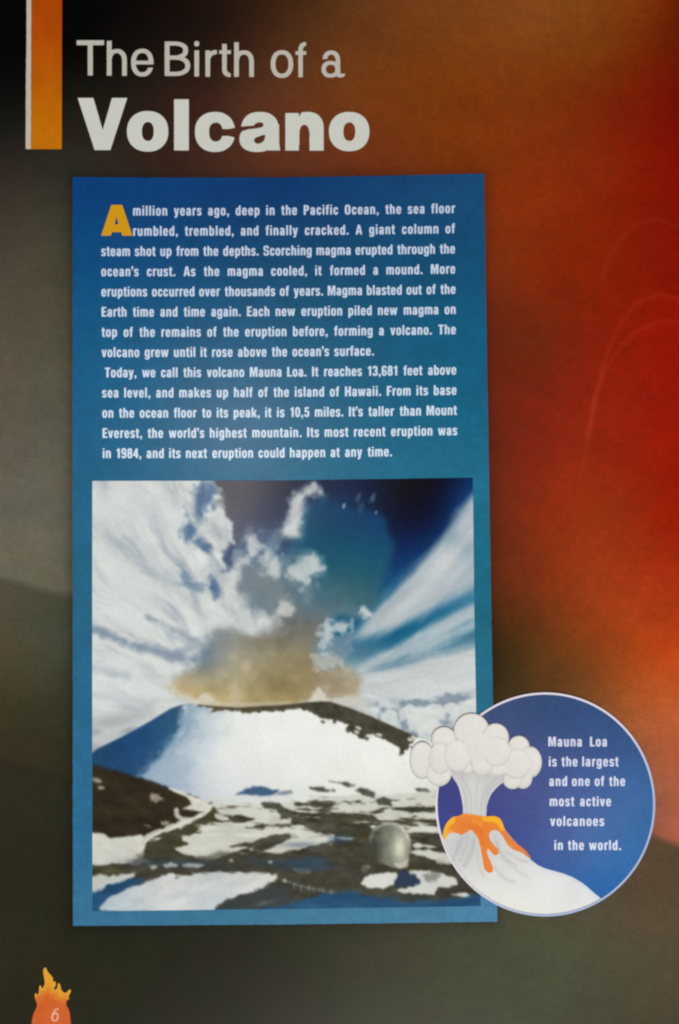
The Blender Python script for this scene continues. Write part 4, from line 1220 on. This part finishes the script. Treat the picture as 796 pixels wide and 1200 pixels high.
patch('smoke_column', (515, 890, 605, 962), 0.7, lambda x, y: f_poly(x, y, COLUMN), column_rgb, M_INK, badge, 7 * STEP)

LAVA_O = curve_pts(z3([(67, 172), (78, 118), (108, 82), (135, 76), (160, 66), (200, 70), (250, 78), (285, 76), (310, 86), (322, 108), (332, 132), (350, 158), (374, 186), (400, 206), (424, 228), (442, 258),
                       (425, 248), (400, 230), (370, 220), (345, 200), (326, 168), (306, 142), (284, 136), (266, 150), (270, 178), (290, 205), (306, 222), (302, 238), (286, 242), (268, 222), (258, 216), (258, 240), (272, 272), (282, 302), (274, 316), (258, 314), (244, 298),
                       (238, 265), (230, 220), (220, 178), (204, 152), (186, 135), (166, 148), (146, 157), (126, 148), (108, 146), (90, 156), (76, 176)]), 3, True)


def lava_rgb(x, y):
    p = Painter(x, y)
    p.C = np.array([233, 134, 56]) + 0 * x[..., None]
    for pts, w_, c_, a_ in ((z3([(68, 165), (80, 120), (108, 92)]), 8, (250, 190, 44), .9), (z3([(250, 86), (290, 90), (314, 104), (322, 124)]), 8, (250, 188, 40), .9), (z3([(110, 84), (160, 70), (220, 76), (256, 90)]), 2.5, (248, 168, 60), .6), (z3([(84, 150), (100, 142)]), 4, (250, 190, 60), .7),
                            (z3([(160, 110), (220, 130), (240, 190)]), 6, (226, 112, 36), .45), (z3([(270, 170), (290, 210)]), 2.5, (238, 150, 90), .6), (z3([(330, 150), (380, 200), (430, 240)]), 5, (232, 130, 84), .6), (z3([(240, 240), (262, 300)]), 6, (236, 128, 70), .5), (z3([(200, 95), (230, 110)]), 5, (244, 160, 50), .6)):
        p.line(pts, c_, w_, 2.0, a_)
    return p.C + 3 * fbm(x, y, 6, 6, oct=3, seed=305)[..., None]


patch('lava_flow', (512, 948, 628, 1028), 0.6, lambda x, y: np.minimum(f_poly(x, y, LAVA_O), disc(x, y, 1.0)), lava_rgb, M_INK, badge, 8 * STEP)
patch('white_rim', (506, 806, 772, 1078), 0.8, lambda x, y: np.minimum(disc(x, y, -0.3), -disc(x, y, 2.2)), ring_rgb, M_WHITE, badge, 9 * STEP)

# cloud head: overlapping puffs, back to front (zoom coordinates: centre, radii)
PUFFS = [(222, 182, 66, 66), (365, 138, 94, 92), (490, 172, 70, 74), (610, 218, 56, 56), (668, 300, 62, 82), (110, 290, 66, 98), (632, 382, 48, 56), (578, 392, 50, 48), (196, 356, 66, 70), (600, 310, 78, 78), (205, 280, 62, 84),
         (500, 340, 60, 34), (345, 330, 34, 32), (420, 300, 60, 76), (495, 245, 74, 78), (295, 268, 72, 84), (400, 220, 90, 80)]


def puff_f(x, y):
    F = np.full(x.shape, -1e3)
    for cx, cy, rx, ry in PUFFS:
        (qx, qy), = z4([(cx, cy)])
        F = np.maximum(F, f_ell(x, y, qx - rx / 4.422, qy - ry / 4.422, qx + rx / 4.422, qy + ry / 4.422))
    return F


def puff_rgb(x, y):
    C = np.array([214, 215, 211]) + 0 * x[..., None]
    for k, (cx, cy, rx, ry) in enumerate(PUFFS):
        (qx, qy), = z4([(cx, cy)])
        a, b = rx / 4.422, ry / 4.422
        u, v = (x - qx) / a, (y - qy) / b
        q = np.sqrt(u * u + v * v)
        m = sstep((1 - q) * min(a, b) / 1.1 + 0.5)
        soft = k >= 14
        edge = np.exp(-((1 - q) * min(a, b) / (2.6 if not soft else 2.0)) ** 2)
        low = sstep((v * 0.8 - u * 0.35 + 0.5))
        base = np.array([229, 229, 224]) - (edge * (6 + 11 * low) * (0.5 if k == 16 else 1))[..., None] - (low * 5)[..., None]
        rim = np.exp(-(((1 - q) * min(a, b) - 0.2) / 0.8) ** 2) * (0.24 if k in (0, 1, 2, 3, 4) else 0.10) * sstep(-v * 0.9 - 0.1 + (0.9 if k in (4, 6, 7) else 0.25))
        if k == 16:
            rim = rim * 0
            m = sstep((1 - q) * 3)
        base = base * (1 - rim)[..., None] + np.array([110, 110, 112]) * rim[..., None]
        C = C * (1 - m)[..., None] + base * m[..., None]
    # outline of the whole cloud
    f = puff_f(x, y)
    o = np.exp(-((f - 0.2) / 0.75) ** 2) * np.clip(0.12 + 0.36 * sstep((885 - y) / 26) + 0.12 * (x < 500), 0, 0.6)
    C = C * (1 - o)[..., None] + np.array([98, 98, 104]) * o[..., None]
    return C + 2.0 * fbm(x, y, 10, 10, oct=3, seed=307)[..., None]


patch('ash_cloud', (476, 830, 640, 930), 0.6, puff_f, puff_rgb, M_INK, badge, 10 * STEP)

BADGE_LINES = [("Mauna Loa", 642.6, 711.2, 874.6), ("is the largest", 643.2, 724.8, 897.9), ("and one of the", 643.6, 732.6, 920.9),
               ("most active", 644.2, 716, 944.5), ("volcanoes", 644.7, 708, 967.7), ("in the world.", 649.7, 727.8, 995.9)]
text_mesh('caption', [(t, a, b, y, y, 3.5) for t, a, b, y in BADGE_LINES], None, 11.4,
          lambda x, y: np.array([216, 222, 244]) + np.clip((y - 870) / 130, 0, 1)[..., None] * np.array([8, 12, 8]), badge, 7 * STEP)


# ------------------------------------------------------------------ page-number flame
def z5(pts): return z1(pts, 20, 1120, 9.95)


FLAME = z5([(165, 1300), (172, 800), (178, 735), (196, 670), (224, 612), (236, 572), (216, 512), (207, 462), (223, 436), (246, 458), (258, 402), (262, 352), (281, 350), (291, 385), (318, 348), (326, 310), (313, 242), (305, 180), (318, 146),
            (338, 140), (354, 178), (392, 222), (420, 262), (418, 300), (446, 300), (452, 342), (430, 382), (450, 396), (474, 364), (478, 322), (500, 332), (516, 392), (546, 428), (582, 428), (600, 402), (630, 398), (620, 440), (604, 462), (606, 512), (580, 522), (578, 582),
            (602, 622), (618, 682), (624, 750), (628, 800), (636, 1300)])


def flame_rgb(x, y):
    t = sstep((1171 + fbm(x, y, 8, 12, seed=401) * 5 - y + np.abs(x - 56) * 0.42) / 17)[..., None]
    c = np.array([208, 98, 42]) * (1 - t) + np.array([228, 158, 42]) * t
    d = f_poly(x, y, curve_pts(FLAME[4:40], 3))
    tip = np.exp(-(d / 1.3) ** 2)[..., None] * 0.45 * sstep((1175 - y) / 12)[..., None]
    low = sstep((y - 1180) / 20)[..., None]
    c = c * (1 - tip) + np.array([222, 178, 92]) * tip
    return c * (1 - 0.12 * low) + np.array([200, 84, 60]) * 0.12 * low + 3 * fbm(x, y, 5, 7, seed=402)[..., None]


flame = patch('page_number_flame', (34, 1132, 86, 1268), 0.5, lambda x, y: np.minimum(f_poly(x, y, np.concatenate([np.array(FLAME[:4]), curve_pts(FLAME[3:-3], 3), np.array(FLAME[-3:])])), 1266 - y) + fbm(x, y, 4, seed=9) * 0.15,
              flame_rgb, M_INK, page, STEP, 'orange flame holding the page number')


def six(x, y):
    x = x + (y - 1190) * 0.12
    a = np.minimum(f_ell(x, y, 60.6, 1186.4, 69.2, 1197.0, 2.2), -f_ell(x, y, 62.5, 1188.2, 67.3, 1195.4, 2.2))
    b = np.minimum(np.minimum(f_ell(x, y, 60.6, 1181.6, 73, 1204, 2.2), -f_ell(x, y, 62.5, 1183.2, 72, 1203, 2.2)), f_rect(x, y, 55, 1178, 68.4, 1191.8))
    return np.maximum(a, b)


patch('page_number', (56, 1178, 76, 1200), 0.35, six, lambda x, y: np.array([240, 176, 152]) + 0 * x[..., None], M_WHITE, flame, 2 * STEP, 'pale figure 6')
